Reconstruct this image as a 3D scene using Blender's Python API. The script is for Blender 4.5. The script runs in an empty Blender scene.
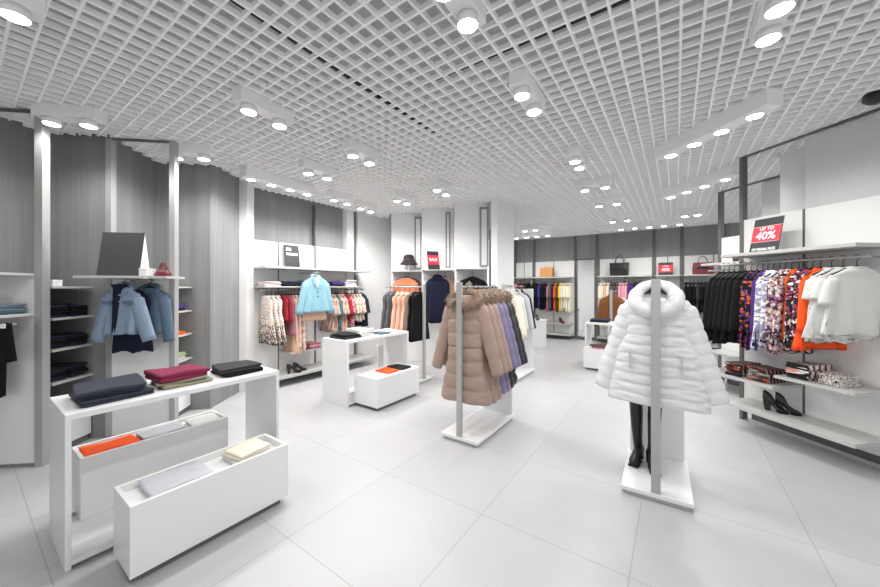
import bpy, math, random
from mathutils import Vector, Matrix
R = math.radians
C = bpy.context.scene.collection
PI = math.pi
HC = 2.837            # underside of the ceiling grid
TH = 55.1             # shop grid direction (tiles, tables, racks)
ORD = ['first', 'second', 'third', 'fourth', 'fifth', 'sixth', 'seventh', 'eighth', 'ninth', 'tenth',
       'eleventh', 'twelfth', 'thirteenth', 'fourteenth', 'fifteenth', 'sixteenth', 'seventeenth', 'eighteenth',
       'nineteenth', 'twentieth']

# ---------------------------------------------------------------- materials
def lin(c):
    c = c / 255.0
    return c / 12.92 if c <= 0.04045 else ((c + 0.055) / 1.055) ** 2.4
def rgb(r, g, b): return (lin(r), lin(g), lin(b), 1.0)

def mat(name, col, rough=0.5, metal=0.0, spec=0.5, bump=0.0, bscale=200.0, sheen=0.0, var=0.0, coat=0.0):
    m = bpy.data.materials.new(name); m.use_nodes = True
    nt = m.node_tree; b = nt.nodes['Principled BSDF']
    b.inputs['Base Color'].default_value = col
    b.inputs['Roughness'].default_value = rough
    b.inputs['Metallic'].default_value = metal
    b.inputs['Specular IOR Level'].default_value = spec
    if sheen: b.inputs['Sheen Weight'].default_value = sheen
    if coat: b.inputs['Coat Weight'].default_value = coat
    if bump or var:
        tc = nt.nodes.new('ShaderNodeTexCoord')
        n = nt.nodes.new('ShaderNodeTexNoise'); n.inputs['Scale'].default_value = bscale; n.inputs['Detail'].default_value = 3
        nt.links.new(tc.outputs['Object'], n.inputs['Vector'])
        if bump:
            bp = nt.nodes.new('ShaderNodeBump'); bp.inputs['Strength'].default_value = bump; bp.inputs['Distance'].default_value = 0.01
            nt.links.new(n.outputs['Fac'], bp.inputs['Height']); nt.links.new(bp.outputs['Normal'], b.inputs['Normal'])
        if var:
            r = nt.nodes.new('ShaderNodeValToRGB')
            lo = tuple(max(0, c * (1 - var)) for c in col[:3]) + (1,); hi = tuple(min(1, c * (1 + var)) for c in col[:3]) + (1,)
            r.color_ramp.elements[0].color = lo; r.color_ramp.elements[1].color = hi
            r.color_ramp.elements[0].position = 0.3; r.color_ramp.elements[1].position = 0.7
            nt.links.new(n.outputs['Fac'], r.inputs['Fac']); nt.links.new(r.outputs['Color'], b.inputs['Base Color'])
    return m

def pattern(name, cols, scale=14.0, kind='noise', rough=0.8, stretch=(1, 1, 1)):
    """printed cloth: constant colour ramp over a noise, voronoi or wave texture"""
    m = bpy.data.materials.new(name); m.use_nodes = True
    nt = m.node_tree; b = nt.nodes['Principled BSDF']
    b.inputs['Roughness'].default_value = rough; b.inputs['Specular IOR Level'].default_value = 0.2
    tc = nt.nodes.new('ShaderNodeTexCoord'); mp = nt.nodes.new('ShaderNodeMapping')
    mp.inputs['Scale'].default_value = stretch
    nt.links.new(tc.outputs['Object'], mp.inputs['Vector'])
    if kind == 'voronoi':
        t = nt.nodes.new('ShaderNodeTexVoronoi'); t.inputs['Scale'].default_value = scale
        sep = nt.nodes.new('ShaderNodeSeparateColor'); nt.links.new(t.outputs['Color'], sep.inputs['Color']); out = sep.outputs[0]
    elif kind == 'wave':
        t = nt.nodes.new('ShaderNodeTexWave'); t.inputs['Scale'].default_value = scale; t.inputs['Distortion'].default_value = 3.0
        t.inputs['Detail'].default_value = 1.0; out = t.outputs['Fac']
    else:
        t = nt.nodes.new('ShaderNodeTexNoise'); t.inputs['Scale'].default_value = scale; t.inputs['Detail'].default_value = 2.5
        mr = nt.nodes.new('ShaderNodeMapRange'); mr.inputs[1].default_value = 0.3; mr.inputs[2].default_value = 0.7
        nt.links.new(t.outputs['Fac'], mr.inputs[0]); out = mr.outputs[0]
    nt.links.new(mp.outputs['Vector'], t.inputs['Vector'])
    r = nt.nodes.new('ShaderNodeValToRGB'); cr = r.color_ramp; cr.interpolation = 'CONSTANT'
    cr.elements[0].position = 0; cr.elements[0].color = cols[0]
    cr.elements[1].position = 1.0 / len(cols); cr.elements[1].color = cols[1]
    for i in range(2, len(cols)):
        e = cr.elements.new(i / len(cols)); e.color = cols[i]
    nt.links.new(out, r.inputs['Fac']); nt.links.new(r.outputs['Color'], b.inputs['Base Color'])
    return m

M = {}
M['white'] = mat('white_laminate', rgb(230, 230, 230), 0.35)
M['paint'] = mat('white_paint', rgb(228, 228, 228), 0.6, bump=0.03, bscale=60)
M['panel'] = mat('pale_panel', rgb(226, 226, 225), 0.4)
M['greypanel'] = mat('grey_upper_panel', rgb(196, 196, 196), 0.4)
M['alu'] = mat('brushed_aluminium', rgb(178, 178, 177), 0.42, 0.4)
M['darkmetal'] = mat('dark_grey_metal', rgb(105, 105, 104), 0.45, 0.35)
M['shelfgrey'] = mat('pale_grey_shelf', rgb(184, 184, 182), 0.4)
M['grid'] = mat('white_ceiling_blade', rgb(248, 248, 248), 0.55)
M['slab'] = mat('grey_slab_paint', rgb(190, 190, 190), 0.9, bump=0.1, bscale=8)
M['black'] = mat('black_plastic', rgb(28, 28, 28), 0.45)
M['kick'] = mat('dark_plinth', rgb(105, 105, 105), 0.6)
M['mirror'] = mat('mirror_glass', (0.9, 0.9, 0.9, 1), 0.02, 1.0)
M['lampbody'] = mat('white_lamp_metal', rgb(235, 235, 235), 0.4)
M['stripframe'] = mat('grey_strip_frame', rgb(140, 140, 140), 0.5)
M['conduit'] = mat('dark_conduit', rgb(40, 40, 40), 0.6)
def emis(name, col, s):
    m = bpy.data.materials.new(name); m.use_nodes = True
    b = m.node_tree.nodes['Principled BSDF']
    b.inputs['Base Color'].default_value = (0.9, 0.9, 0.9, 1)
    b.inputs['Emission Color'].default_value = col; b.inputs['Emission Strength'].default_value = s
    return m
M['lens'] = emis('lit_lamp_lens', (1, 0.99, 0.97, 1), 25.0)

def wood():
    m = bpy.data.materials.new('grey_wood_veneer'); m.use_nodes = True
    nt = m.node_tree; b = nt.nodes['Principled BSDF']; b.inputs['Roughness'].default_value = 0.55
    tc = nt.nodes.new('ShaderNodeTexCoord'); mp = nt.nodes.new('ShaderNodeMapping'); mp.inputs['Scale'].default_value = (45, 45, 0.9)
    n = nt.nodes.new('ShaderNodeTexNoise'); n.inputs['Scale'].default_value = 1.6; n.inputs['Detail'].default_value = 5
    mp2 = nt.nodes.new('ShaderNodeMapping'); mp2.inputs['Scale'].default_value = (9, 9, 0.15)
    n2 = nt.nodes.new('ShaderNodeTexNoise'); n2.inputs['Scale'].default_value = 1.0; n2.inputs['Detail'].default_value = 2
    nt.links.new(tc.outputs['Object'], mp.inputs['Vector']); nt.links.new(mp.outputs['Vector'], n.inputs['Vector'])
    nt.links.new(tc.outputs['Object'], mp2.inputs['Vector']); nt.links.new(mp2.outputs['Vector'], n2.inputs['Vector'])
    mx = nt.nodes.new('ShaderNodeMath'); mx.operation = 'ADD'
    nt.links.new(n.outputs['Fac'], mx.inputs[0]); nt.links.new(n2.outputs['Fac'], mx.inputs[1])
    r = nt.nodes.new('ShaderNodeValToRGB')
    r.color_ramp.elements[0].position = 0.75; r.color_ramp.elements[0].color = rgb(126, 126, 127)
    r.color_ramp.elements[1].position = 1.25; r.color_ramp.elements[1].color = rgb(142, 142, 143)
    mh = nt.nodes.new('ShaderNodeMath'); mh.operation = 'MULTIPLY'; mh.inputs[1].default_value = 0.5
    r.color_ramp.elements[0].position = 0.38; r.color_ramp.elements[1].position = 0.62
    nt.links.new(mx.outputs[0], mh.inputs[0]); nt.links.new(mh.outputs[0], r.inputs['Fac'])
    nt.links.new(r.outputs['Color'], b.inputs['Base Color'])
    return m
M['wood'] = wood()

def floor_mat():
    m = bpy.data.materials.new('pale_grey_floor_tiles'); m.use_nodes = True
    nt = m.node_tree; b = nt.nodes['Principled BSDF']
    tc = nt.nodes.new('ShaderNodeTexCoord'); mp = nt.nodes.new('ShaderNodeMapping')
    th = R(-TH); mp.inputs['Rotation'].default_value = (0, 0, th)
    px, py = -0.4053, 2.600
    rx = px * math.cos(th) - py * math.sin(th); ry = px * math.sin(th) + py * math.cos(th)
    mp.inputs['Location'].default_value = (8.15 - rx, 8.15 - ry, 0)
    nt.links.new(tc.outputs['Object'], mp.inputs['Vector'])
    br = nt.nodes.new('ShaderNodeTexBrick'); br.offset = 0; br.squash = 1
    br.inputs['Scale'].default_value = 1; br.inputs['Brick Width'].default_value = 0.815; br.inputs['Row Height'].default_value = 0.815
    br.inputs['Mortar Size'].default_value = 0.0035; br.inputs['Mortar Smooth'].default_value = 0.3
    br.inputs['Color1'].default_value = rgb(188, 188, 189); br.inputs['Color2'].default_value = rgb(184, 184, 185)
    br.inputs['Mortar'].default_value = rgb(162, 162, 162)
    nt.links.new(mp.outputs['Vector'], br.inputs['Vector'])
    n = nt.nodes.new('ShaderNodeTexNoise'); n.inputs['Scale'].default_value = 2.2; n.inputs['Detail'].default_value = 6
    nt.links.new(tc.outputs['Object'], n.inputs['Vector'])
    mr = nt.nodes.new('ShaderNodeMapRange'); mr.inputs[3].default_value = 0.93; mr.inputs[4].default_value = 1.05
    nt.links.new(n.outputs['Fac'], mr.inputs[0])
    mx = nt.nodes.new('ShaderNodeMix'); mx.data_type = 'RGBA'; mx.blend_type = 'MULTIPLY'; mx.inputs[0].default_value = 1.0
    nt.links.new(br.outputs['Color'], mx.inputs[6]); nt.links.new(mr.outputs[0], mx.inputs[7])
    nt.links.new(mx.outputs[2], b.inputs['Base Color'])
    b.inputs['Roughness'].default_value = 0.38; b.inputs['Specular IOR Level'].default_value = 0.45
    return m
M['floor'] = floor_mat()

def cloth(name, r, g, b, rough=0.85, spec=0.2, bump=0.25, bs=350, var=0.0, sheen=0.04):
    return mat(name, rgb(r, g, b), rough, 0, spec, bump, bs, sheen, var)
K = {
 'black': cloth('black_cloth', 14, 14, 16), 'charcoal': cloth('charcoal_cloth', 52, 52, 56), 'navy': cloth('navy_cloth', 26, 29, 50),
 'slate': cloth('slate_jeans', 52, 56, 68, bs=200), 'denimdark': cloth('dark_denim', 36, 42, 58), 'denim': cloth('pale_denim', 130, 147, 168, bs=120, var=0.25),
 'denim2': cloth('mid_denim', 92, 110, 130, bs=120, var=0.2), 'denimpale': cloth('washed_denim', 104, 118, 128, bs=120, var=0.2),
 'maroon': cloth('maroon_cloth', 128, 42, 72), 'olive': cloth('olive_cloth', 140, 136, 116), 'orange': cloth('orange_cloth', 236, 88, 34),
 'rust': cloth('orange_jersey', 222, 92, 40), 'whitec': cloth('white_cloth', 216, 216, 213), 'cream': cloth('cream_cloth', 232, 226, 208),
 'greyc': cloth('pale_grey_cloth', 196, 198, 204), 'peach': cloth('peach_cloth', 216, 176, 154), 'apricot': cloth('apricot_cloth', 192, 122, 94),
 'teal': cloth('teal_cloth', 76, 106, 118), 'aqua': cloth('aqua_cloth', 136, 178, 192), 'purple': cloth('purple_cloth', 76, 48, 118),
 'mauve': cloth('mauve_cloth', 160, 108, 124), 'pink': cloth('pink_cloth', 224, 160, 170), 'palepink': cloth('pale_pink_cloth', 236, 214, 212),
 'red': cloth('dark_red_cloth', 150, 40, 50), 'brownc': cloth('brown_cloth', 92, 72, 66), 'camel': cloth('camel_suede', 130, 82, 50),
 'yellow': cloth('yellow_cloth', 236, 206, 60), 'blue': cloth('royal_blue_cloth', 54, 60, 150), 'greydark': cloth('dark_grey_cloth', 92, 90, 96),
 'taupe': cloth('taupe_satin', 160, 136, 124, 0.38, 0.5, 0.5, 18, sheen=0.1), 'lilac': cloth('lilac_satin', 122, 114, 148, 0.38, 0.5, 0.5, 18, sheen=0.1),
 'blackpuff': cloth('black_satin', 44, 42, 46, 0.45, 0.45, 0.15, 60, sheen=0.1), 'whitepuff': cloth('white_satin', 226, 226, 227, 0.5, 0.4, 0.55, 16, sheen=0.1),
 'fur': mat('brown_fur', rgb(140, 118, 100), 0.9, 0, 0.1, 0.6, 80, 0.3, 0.45), 'leather': mat('black_leather', rgb(26, 24, 25), 0.35, 0, 0.5, 0.1, 60),
 'redleather': mat('maroon_leather', rgb(112, 36, 44), 0.4), 'tan': mat('tan_leather', rgb(196, 138, 72), 0.5, bump=0.1, bscale=40),
 'felt': mat('dark_felt', rgb(58, 50, 52), 0.9, 0, 0.1, 0.2, 150), 'graphite': mat('graphite_card', rgb(64, 64, 68), 0.7), 'signred': mat('sign_red', rgb(206, 44, 62), 0.5),
 'signblack': mat('sign_black', rgb(40, 42, 46), 0.5), 'signwhite': mat('sign_white', rgb(242, 242, 242), 0.5), 'signgrey': mat('sign_grey', rgb(88, 90, 92), 0.6),
 'greencloth': cloth('green_cloth', 150, 170, 120),
 
 'tunic': pattern('peach_stripe_print', [rgb(232, 200, 180), rgb(150, 128, 124), rgb(240, 224, 212), rgb(226, 170, 144), rgb(120, 130, 140)], 14, 'noise', stretch=(3, 3, 0.8)),
 'peachstripe': pattern('peach_grey_stripe', [rgb(150, 112, 100), rgb(230, 184, 158), rgb(120, 140, 156), rgb(226, 176, 150)], 8, 'noise', stretch=(4, 4, 0.3)),
 'bwstripe': pattern('black_cream_stripe', [rgb(60, 54, 54), rgb(228, 212, 196), rgb(200, 176, 160), rgb(50, 46, 46)], 9, 'noise', stretch=(4, 4, 0.5)),
 'check': pattern('rose_check', [rgb(160, 60, 72), rgb(206, 160, 160), rgb(140, 70, 84)], 22, 'noise'),
 'darkfloral': pattern('dark_floral', [rgb(26, 24, 32), rgb(30, 28, 38), rgb(96, 58, 130), rgb(24, 22, 28), rgb(196, 92, 56), rgb(28, 26, 34)], 44, 'voronoi'),
 'plaid': pattern('grey_blur_check', [rgb(40, 40, 50), rgb(222, 222, 228), rgb(150, 152, 172), rgb(236, 236, 238), rgb(56, 56, 70)], 7, 'noise', stretch=(0.7, 0.7, 1.6)),
 'floral': pattern('lilac_floral', [rgb(60, 40, 72), rgb(200, 184, 196), rgb(130, 96, 134), rgb(222, 214, 190), rgb(90, 44, 66), rgb(190, 150, 150)], 46, 'voronoi'),
 'bwfloral': pattern('black_white_floral', [rgb(30, 30, 34), rgb(226, 220, 222), rgb(40, 60, 48), rgb(150, 60, 90), rgb(34, 32, 36)], 44, 'voronoi'),
 'zigdark': pattern('dark_zigzag_knit', [rgb(34, 34, 38), rgb(40, 38, 42), rgb(196, 80, 58), rgb(40, 40, 46), rgb(150, 148, 146)], 7, 'wave', stretch=(1, .5, 2.2)),
 'zigpale': pattern('pale_zigzag_knit', [rgb(40, 38, 40), rgb(232, 228, 222), rgb(216, 120, 110), rgb(234, 230, 226)], 5, 'wave', stretch=(1, .5, 2.2)),
 'speck': pattern('speckled_knit', [rgb(50, 48, 48), rgb(226, 222, 214), rgb(120, 116, 112), rgb(236, 232, 226)], 50, 'noise'),
 'lace': pattern('cream_lace', [rgb(196, 190, 180), rgb(238, 236, 230), rgb(214, 208, 198)], 60, 'noise'),
}

def border_print(name, base, dark, pale):
    """tunic print: plain at the shoulder, speckled densely towards the hem (the print itself, in the cloth's own height)"""
    m = bpy.data.materials.new(name); m.use_nodes = True
    nt = m.node_tree; b = nt.nodes['Principled BSDF']; b.inputs['Roughness'].default_value = 0.8
    tc = nt.nodes.new('ShaderNodeTexCoord'); sp = nt.nodes.new('ShaderNodeSeparateXYZ'); n = nt.nodes.new('ShaderNodeTexNoise')
    n.inputs['Scale'].default_value = 55; n.inputs['Detail'].default_value = 1
    nt.links.new(tc.outputs['Object'], sp.inputs[0]); nt.links.new(tc.outputs['Object'], n.inputs['Vector'])
    mr = nt.nodes.new('ShaderNodeMapRange'); mr.inputs[1].default_value = 0.0; mr.inputs[2].default_value = 0.62; mr.inputs[3].default_value = 0.10; mr.inputs[4].default_value = -0.16
    nt.links.new(sp.outputs['Z'], mr.inputs[0])
    ad = nt.nodes.new('ShaderNodeMath'); ad.operation = 'ADD'; nt.links.new(n.outputs['Fac'], ad.inputs[0]); nt.links.new(mr.outputs[0], ad.inputs[1])
    r = nt.nodes.new('ShaderNodeValToRGB'); cr = r.color_ramp; cr.interpolation = 'CONSTANT'
    cr.elements[0].position = 0; cr.elements[0].color = pale; cr.elements[1].position = 0.40; cr.elements[1].color = base
    e = cr.elements.new(0.53); e.color = dark
    nt.links.new(ad.outputs[0], r.inputs['Fac']); nt.links.new(r.outputs['Color'], b.inputs['Base Color'])
    return m
K['leopard'] = border_print('spotted_print', rgb(222, 206, 194), rgb(62, 52, 52), rgb(234, 224, 216))

# ---------------------------------------------------------------- mesh builder
class MB:
    def __init__(s): s.v = []; s.f = []
    def add(s, vs, fs):
        o = len(s.v); s.v += [tuple(x) for x in vs]; s.f += [tuple(o + i for i in f) for f in fs]; return s
    def box(s, x0, x1, y0, y1, z0, z1, mtx=None):
        vs = [Vector((x, y, z)) for z in (z0, z1) for y in (y0, y1) for x in (x0, x1)]
        if mtx is not None: vs = [mtx @ v for v in vs]
        return s.add(vs, [(0, 2, 3, 1), (4, 5, 7, 6), (0, 1, 5, 4), (2, 6, 7, 3), (0, 4, 6, 2), (1, 3, 7, 5)])
    def loft(s, rings, cap=True, closed=False):
        n = len(rings[0]); vs = [p for r in rings for p in r]; fs = []
        m = len(rings)
        for i in range(m if closed else m - 1):
            a = i * n; b = ((i + 1) % m) * n
            for j in range(n):
                k = (j + 1) % n
                fs.append((a + j, a + k, b + k, b + j))
        if cap and not closed:
            fs.append(tuple(range(n - 1, -1, -1))); fs.append(tuple((m - 1) * n + j for j in range(n)))
        return s.add(vs, fs)
    def tube(s, pts, r, n=8, closed=False, flat=1.0, ref=None):
        pts = [Vector(p) for p in pts]; m = len(pts); rings = []
        up = Vector(ref) if ref else Vector((0.13, 0.31, 0.94))
        for i, p in enumerate(pts):
            if closed: d = pts[(i + 1) % m] - pts[i - 1]
            else: d = pts[min(i + 1, m - 1)] - pts[max(i - 1, 0)]
            d.normalize(); a = d.cross(up)
            if a.length < 1e-4: a = d.cross(Vector((1, 0, 0)))
            a.normalize(); b = d.cross(a)
            rr = r[i] if isinstance(r, (list, tuple)) else r
            rings.append([p + a * (rr * math.cos(2 * PI * j / n)) + b * (rr * flat * math.sin(2 * PI * j / n)) for j in range(n)])
        return s.loft(rings, True, closed)
    def lathe(s, prof, n=24, c=(0, 0, 0)):
        return s.loft([[(c[0] + r * math.cos(2 * PI * j / n), c[1] + r * math.sin(2 * PI * j / n), c[2] + z) for j in range(n)] for r, z in prof])
    def prism(s, poly, z0, z1):
        return s.loft([[(x, y, z0) for x, y in poly], [(x, y, z1) for x, y in poly]])
    def prism_y(s, poly, y0, y1):
        return s.loft([[(x, y0, z) for x, z in poly], [(x, y1, z) for x, z in poly]])
    def prism_x(s, poly, x0, x1):
        return s.loft([[(x0, y, z) for y, z in poly], [(x1, y, z) for y, z in poly]])
    def build(s, name, m, parent=None, smooth=False, bevel=0.0, loc=None, rz=0.0, kind=None):
        me = bpy.data.meshes.new(name); me.from_pydata(s.v, [], s.f); me.update()
        import bmesh
        b = bmesh.new(); b.from_mesh(me); bmesh.ops.recalc_face_normals(b, faces=b.faces); b.to_mesh(me); b.free()
        if smooth: me.polygons.foreach_set('use_smooth', [True] * len(me.polygons))
        me.materials.append(m)
        o = bpy.data.objects.new(name, me); C.objects.link(o)
        if parent is not None: o.parent = parent
        if loc is not None: o.location = loc
        if rz: o.rotation_euler = (0, 0, R(rz))
        if bevel:
            md = o.modifiers.new('bevel', 'BEVEL'); md.width = bevel; md.segments = 2; md.limit_method = 'ANGLE'
        if kind: o['kind'] = kind
        return o

def thing(name, label, cat, loc=(0, 0, 0), rz=0.0, group=None):
    o = bpy.data.objects.new(name, None); C.objects.link(o); o.empty_display_size = 0.1
    o.location = loc; o.rotation_euler = (0, 0, R(rz)); tag(o, label, cat, group); return o
def tag(o, label, cat, group=None):
    o['label'] = label; o['category'] = cat
    if group: o['group'] = group
    return o
def loc2w(loc, rz, p):
    c, s_ = math.cos(R(rz)), math.sin(R(rz))
    return Vector((loc[0] + c * p[0] - s_ * p[1], loc[1] + s_ * p[0] + c * p[1], loc[2] + p[2] if len(p) > 2 else loc[2]))
def text(s, size, m, parent, mtx, name='lettering', xs=1.0, depth=0.0012):
    cu = bpy.data.curves.new(name, 'FONT'); cu.body = s; cu.size = size; cu.align_x = 'CENTER'; cu.align_y = 'CENTER'; cu.extrude = depth
    cu.offset = size * 0.018
    t = bpy.data.objects.new('tmp_text', cu); C.objects.link(t)
    dg = bpy.context.evaluated_depsgraph_get(); me = bpy.data.meshes.new_from_object(t.evaluated_get(dg))
    bpy.data.objects.remove(t); bpy.data.curves.remove(cu)
    me.transform(mtx @ Matrix.Diagonal((xs, 1, 1, 1))); me.materials.clear(); me.materials.append(m); me.name = name
    o = bpy.data.objects.new(name, me); C.objects.link(o); o.parent = parent
    return o

# ================================================================ SETTING
def wall_path(name, pts, z0, z1, th, m, side=1):
    mb = MB()
    for (x0, y0), (x1, y1) in zip(pts[:-1], pts[1:]):
        dx, dy = x1 - x0, y1 - y0; l = math.hypot(dx, dy); nx, ny = -dy / l * th * side, dx / l * th * side
        ex, ey = dx / l * 0.0, dy / l * 0.0
        mb.prism([(x0 - ex, y0 - ey), (x1 + ex, y1 + ey), (x1 + ex + nx, y1 + ey + ny), (x0 - ex + nx, y0 - ey + ny)], z0, z1)
    o = mb.build(name, m, kind='structure'); return o

B_ = Vector((0.5721, 0.8202, 0)); A_ = Vector((-0.8202, 0.5721, 0))
MO = Vector((-2.715, 4.84, 0))            # start of the left back display wall, runs along B_
BO = Vector((2.286, 10.33, 0))            # start of the back display wall, runs along -A_
RO = Vector((3.274, 3.672, 0)); RU = Vector((0.1736, -0.9848, 0)); RN = Vector((-0.9848, -0.1736, 0))
R2O = Vector((4.15, 5.02, 0))
SLAB = 3.25
fl = MB(); fl.box(-6, 9, -3, 13, -0.05, 0.0); fl.build('floor', M['floor'], kind='structure')
sl = MB(); sl.box(-6, 9, -3, 13, SLAB, SLAB + 0.1); sl.build('ceiling', M['slab'], kind='structure')
zz = [(-3.85, -2.6), (-3.80, 1.0), (-3.68, 3.16), (-3.17, 3.22), (-3.29, 3.89), (-2.70, 3.98), (-2.74, 4.62)]
wall_path('wall_left', zz, 0, SLAB, 0.04, M['wood'], 1)
# white pier at the end of the timber wall
p = MB(); p.box(-2.82, -2.635, 4.62, 4.80, 0, 2.9); p.build('column_left', M['paint'], kind='structure')
# left back wall: timber above the display unit, then plain white wall to the corner
def wl(t, d=0.0, z=0.0): return MO + B_ * t - A_ * d + Vector((0, 0, z))   # d towards the room
def bb(t, d=0.0, z=0.0): return BO - A_ * t - B_ * d + Vector((0, 0, z))
def rr(s, d=0.0, z=0.0): return RO + RU * s + RN * d + Vector((0, 0, z))
def r2(s, d=0.0, z=0.0): return R2O + RU * s + RN * d + Vector((0, 0, z))
m_ = MB(); m_.box(-0.1, 1.70, 0.07, 0.12, 0, SLAB); m_.build('wall_left_rear', M['wood'], loc=MO, rz=TH, kind='structure')
m_ = MB(); m_.box(1.74, 1.90, -0.0, 0.12, 0, 2.9); m_.build('column_left_rear', M['paint'], loc=MO, rz=TH, kind='structure')
m_ = MB(); m_.box(2.0, 3.2, -0.0, 0.1, 0, SLAB); m_.build('wall_left_white', M['paint'], loc=MO, rz=TH, kind='structure')
m_ = MB(); m_.box(1.90, 2.0, 0.06, 0.1, 0, SLAB); m_.build('trim_slot', M['kick'], loc=MO, rz=TH, kind='structure')
m_ = MB(); m_.box(1.90, 1.925, -0.002, 0.06, 1.73, 2.83); m_.build('trim_slot_edge', M['darkmetal'], loc=MO, rz=TH, kind='structure')
# back wall
m_ = MB(); m_.box(-0.9, 7.2, 0.05, 0.12, 0, SLAB); m_.build('wall_back', M['wood'], loc=BO, rz=TH - 90, kind='structure')
m_ = MB()
for x in (0.0, 0.593, 1.747, 2.30, 3.589, 4.146, 4.9): m_.box(x - 0.035, x + 0.035, 0.02, 0.05, 2.15, 2.84)
m_.build('trim_back', mat('dark_joint', rgb(98, 98, 98), 0.6), loc=BO, rz=TH - 90, kind='structure')
# white pier and wall behind the long rail unit at the side
m_ = MB(); m_.box(0.0, 6.5, 0.0, 0.3, 0, 2.9); m_.build('wall_right', M['paint'], loc=(3.655, 3.64, 0), rz=-80, kind='structure')
m_ = MB(); m_.box(0.5456, 1.2, 0.06, 0.1, 0, SLAB); m_.build('wall_right_rear', M['paint'], loc=R2O, rz=-80, kind='structure')
# saw-tooth white partition in the middle
def pier(name, x0, x1, y0, y1, z1=2.9, rz=0, loc=(0, 0, 0)):
    q = MB(); q.box(x0, x1, y0, y1, 0, z1); return q.build(name, M['paint'], loc=loc, rz=rz, kind='structure', bevel=0.004)
pier('column_middle_1', -.94, -0.34, 6.53, 7.6)
pier('column_middle_2', -0.33, 0.245, 6.11, 7.0)
pier('column_middle_3', 0.25, 0.80, 5.74, 6.6)
pier('column_middle_4', 0, 0.66, 0, 0.115, loc=(0.904, 5.325, 0), rz=TH)
m_ = MB(); m_.prism([(1.10, 5.80), (1.21, 5.90), (2.13, 10.2), (2.02, 10.2)], 0, SLAB); m_.build('wall_middle', M['paint'], kind='structure')
# narrow framed light strips on the piers
def strip(name, x, y, w):
    q = MB(); q.box(x, x + w, y - 0.03, y, 1.78, 2.78); q.build(name, M['stripframe'], kind='structure')
    q = MB(); q.box(x + 0.03, x + w - 0.03, y - 0.034, y - 0.028, 1.80, 2.74); q.build(name + '_face', M['white'], kind='structure')
strip('trim_strip_1', -0.49, 6.53, 0.14); strip('trim_strip_2', 0.10, 6.11, 0.085); strip('trim_strip_3', 0.67, 5.74, 0.15)

# ---- open-cell ceiling grid, clipped to the room outline
ROOM = [(-3.72, -2.2), (4.7, -2.2), (3.62, 3.70), (4.22, 3.75), (4.32, 4.5), (6.9, 7.2), (2.35, 10.26), (2.14, 10.3),
        (1.24, 5.92), (1.27, 5.87), (0.90, 5.29), (0.80, 5.70), (0.25, 5.70), (0.25, 6.07), (-0.33, 6.07), (-0.34, 6.49), (-0.95, 6.49), (-1.10, 7.1),
        (-2.62, 4.90), (-2.62, 3.95), (-3.22, 3.86), (-3.11, 3.18), (-3.64, 3.12)]
def blades(direction, mb, w, z0, z1):
    d = Vector((direction[0], direction[1])).normalized(); n = Vector((-d.y, d.x))
    cs = [Vector(p).dot(n) for p in ROOM]; k = math.floor(min(cs) / 0.1)
    ph = GPH[0 if abs(direction[0] - B_.x) < 0.01 else 1]
    while k * 0.1 + ph < max(cs):
        c = k * 0.1 + ph; hits = []
        for a, b in zip(ROOM, ROOM[1:] + ROOM[:1]):
            a = Vector(a); b = Vector(b); da, db = a.dot(n) - c, b.dot(n) - c
            if (da < 0) != (db < 0):
                t = da / (da - db); hits.append((a + (b - a) * t).dot(d))
        hits.sort()
        for a, b in zip(hits[::2], hits[1::2]):
            if b - a < 0.05: continue
            P = [d * a + n * (c - w / 2), d * b + n * (c - w / 2), d * b + n * (c + w / 2), d * a + n * (c + w / 2)]
            mb.prism([(q.x, q.y) for q in P], z0, z1)
        k += 1
# phase of the grid from two lines read at the top of the picture
def ceil_pt(px, py): Y = 338.7 * (HC - 1.43) / (287 - py); return Vector(((px - 440) / 338.7 * Y, Y))
nB = Vector((-B_.y, B_.x)); nA = Vector((-A_.y, A_.x))
GPH = (ceil_pt(706.25, 0).dot(nB) % 0.1, ceil_pt(85, 0).dot(nA) % 0.1)
g = MB(); blades(B_, g, 0.013, HC, HC + 0.032); g.build('ceiling_grid_long', M['grid'], kind='structure')
g = MB(); blades(A_, g, 0.013, HC + 0.001, HC + 0.031); g.build('ceiling_grid_cross', M['grid'], kind='structure')
# conduits above the grid
def conduit(p0, p1, lab):
    a = ceil_pt(*p0); b = ceil_pt(*p1); d = (b - a).normalized(); a = a - d * 0.6; b = b + d * 0.8
    q = MB(); q.box(0, (b - a).length, -0.012, 0.012, 0, 0.03)
    o = q.build('cable_conduit', M['conduit'], loc=(a.x, a.y, HC + 0.075), rz=math.degrees(math.atan2(d.y, d.x)))
    tag(o, lab, 'conduit')
conduit((224, 10), (382, 110), 'dark conduit above the ceiling grid running towards the middle of the shop')
conduit((655, 4), (500, 65), 'dark conduit above the ceiling grid crossing towards the side wall')

# ================================================================ LIGHTS
NL = [0]
def lamp(parent, x, y, z, tilt=(0, 0), W=20.5, low=False):
    q = MB(); q.lathe([(0.03, 0.0), (0.052, -0.005 if low else 0.012), (0.054, -0.035), (0.05, -0.037), (0.048, -0.02)], 20, (x, y, z)); lb = q.build('lamp_head', M['lampbody'], parent, True)
    q = MB(); q.lathe([(0.049, -0.028), (0.047, -0.038), (0.02, -0.041)], 20, (x, y, z)); q.build('lamp_lens', M['lens'], lb)
    L = bpy.data.lights.new('spot_beam', 'SPOT'); L.energy = W; L.spot_size = R(165); L.spot_blend = 0.6; L.shadow_soft_size = 0.045; L.color = (1, 0.985, 0.965)
    o = bpy.data.objects.new('spot_beam', L); C.objects.link(o); o.parent = parent; o.location = (x, y, z - 0.05)
    o.rotation_euler = (R(tilt[0]), R(tilt[1]), 0); NL[0] += 1
ZL = 2.745
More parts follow.
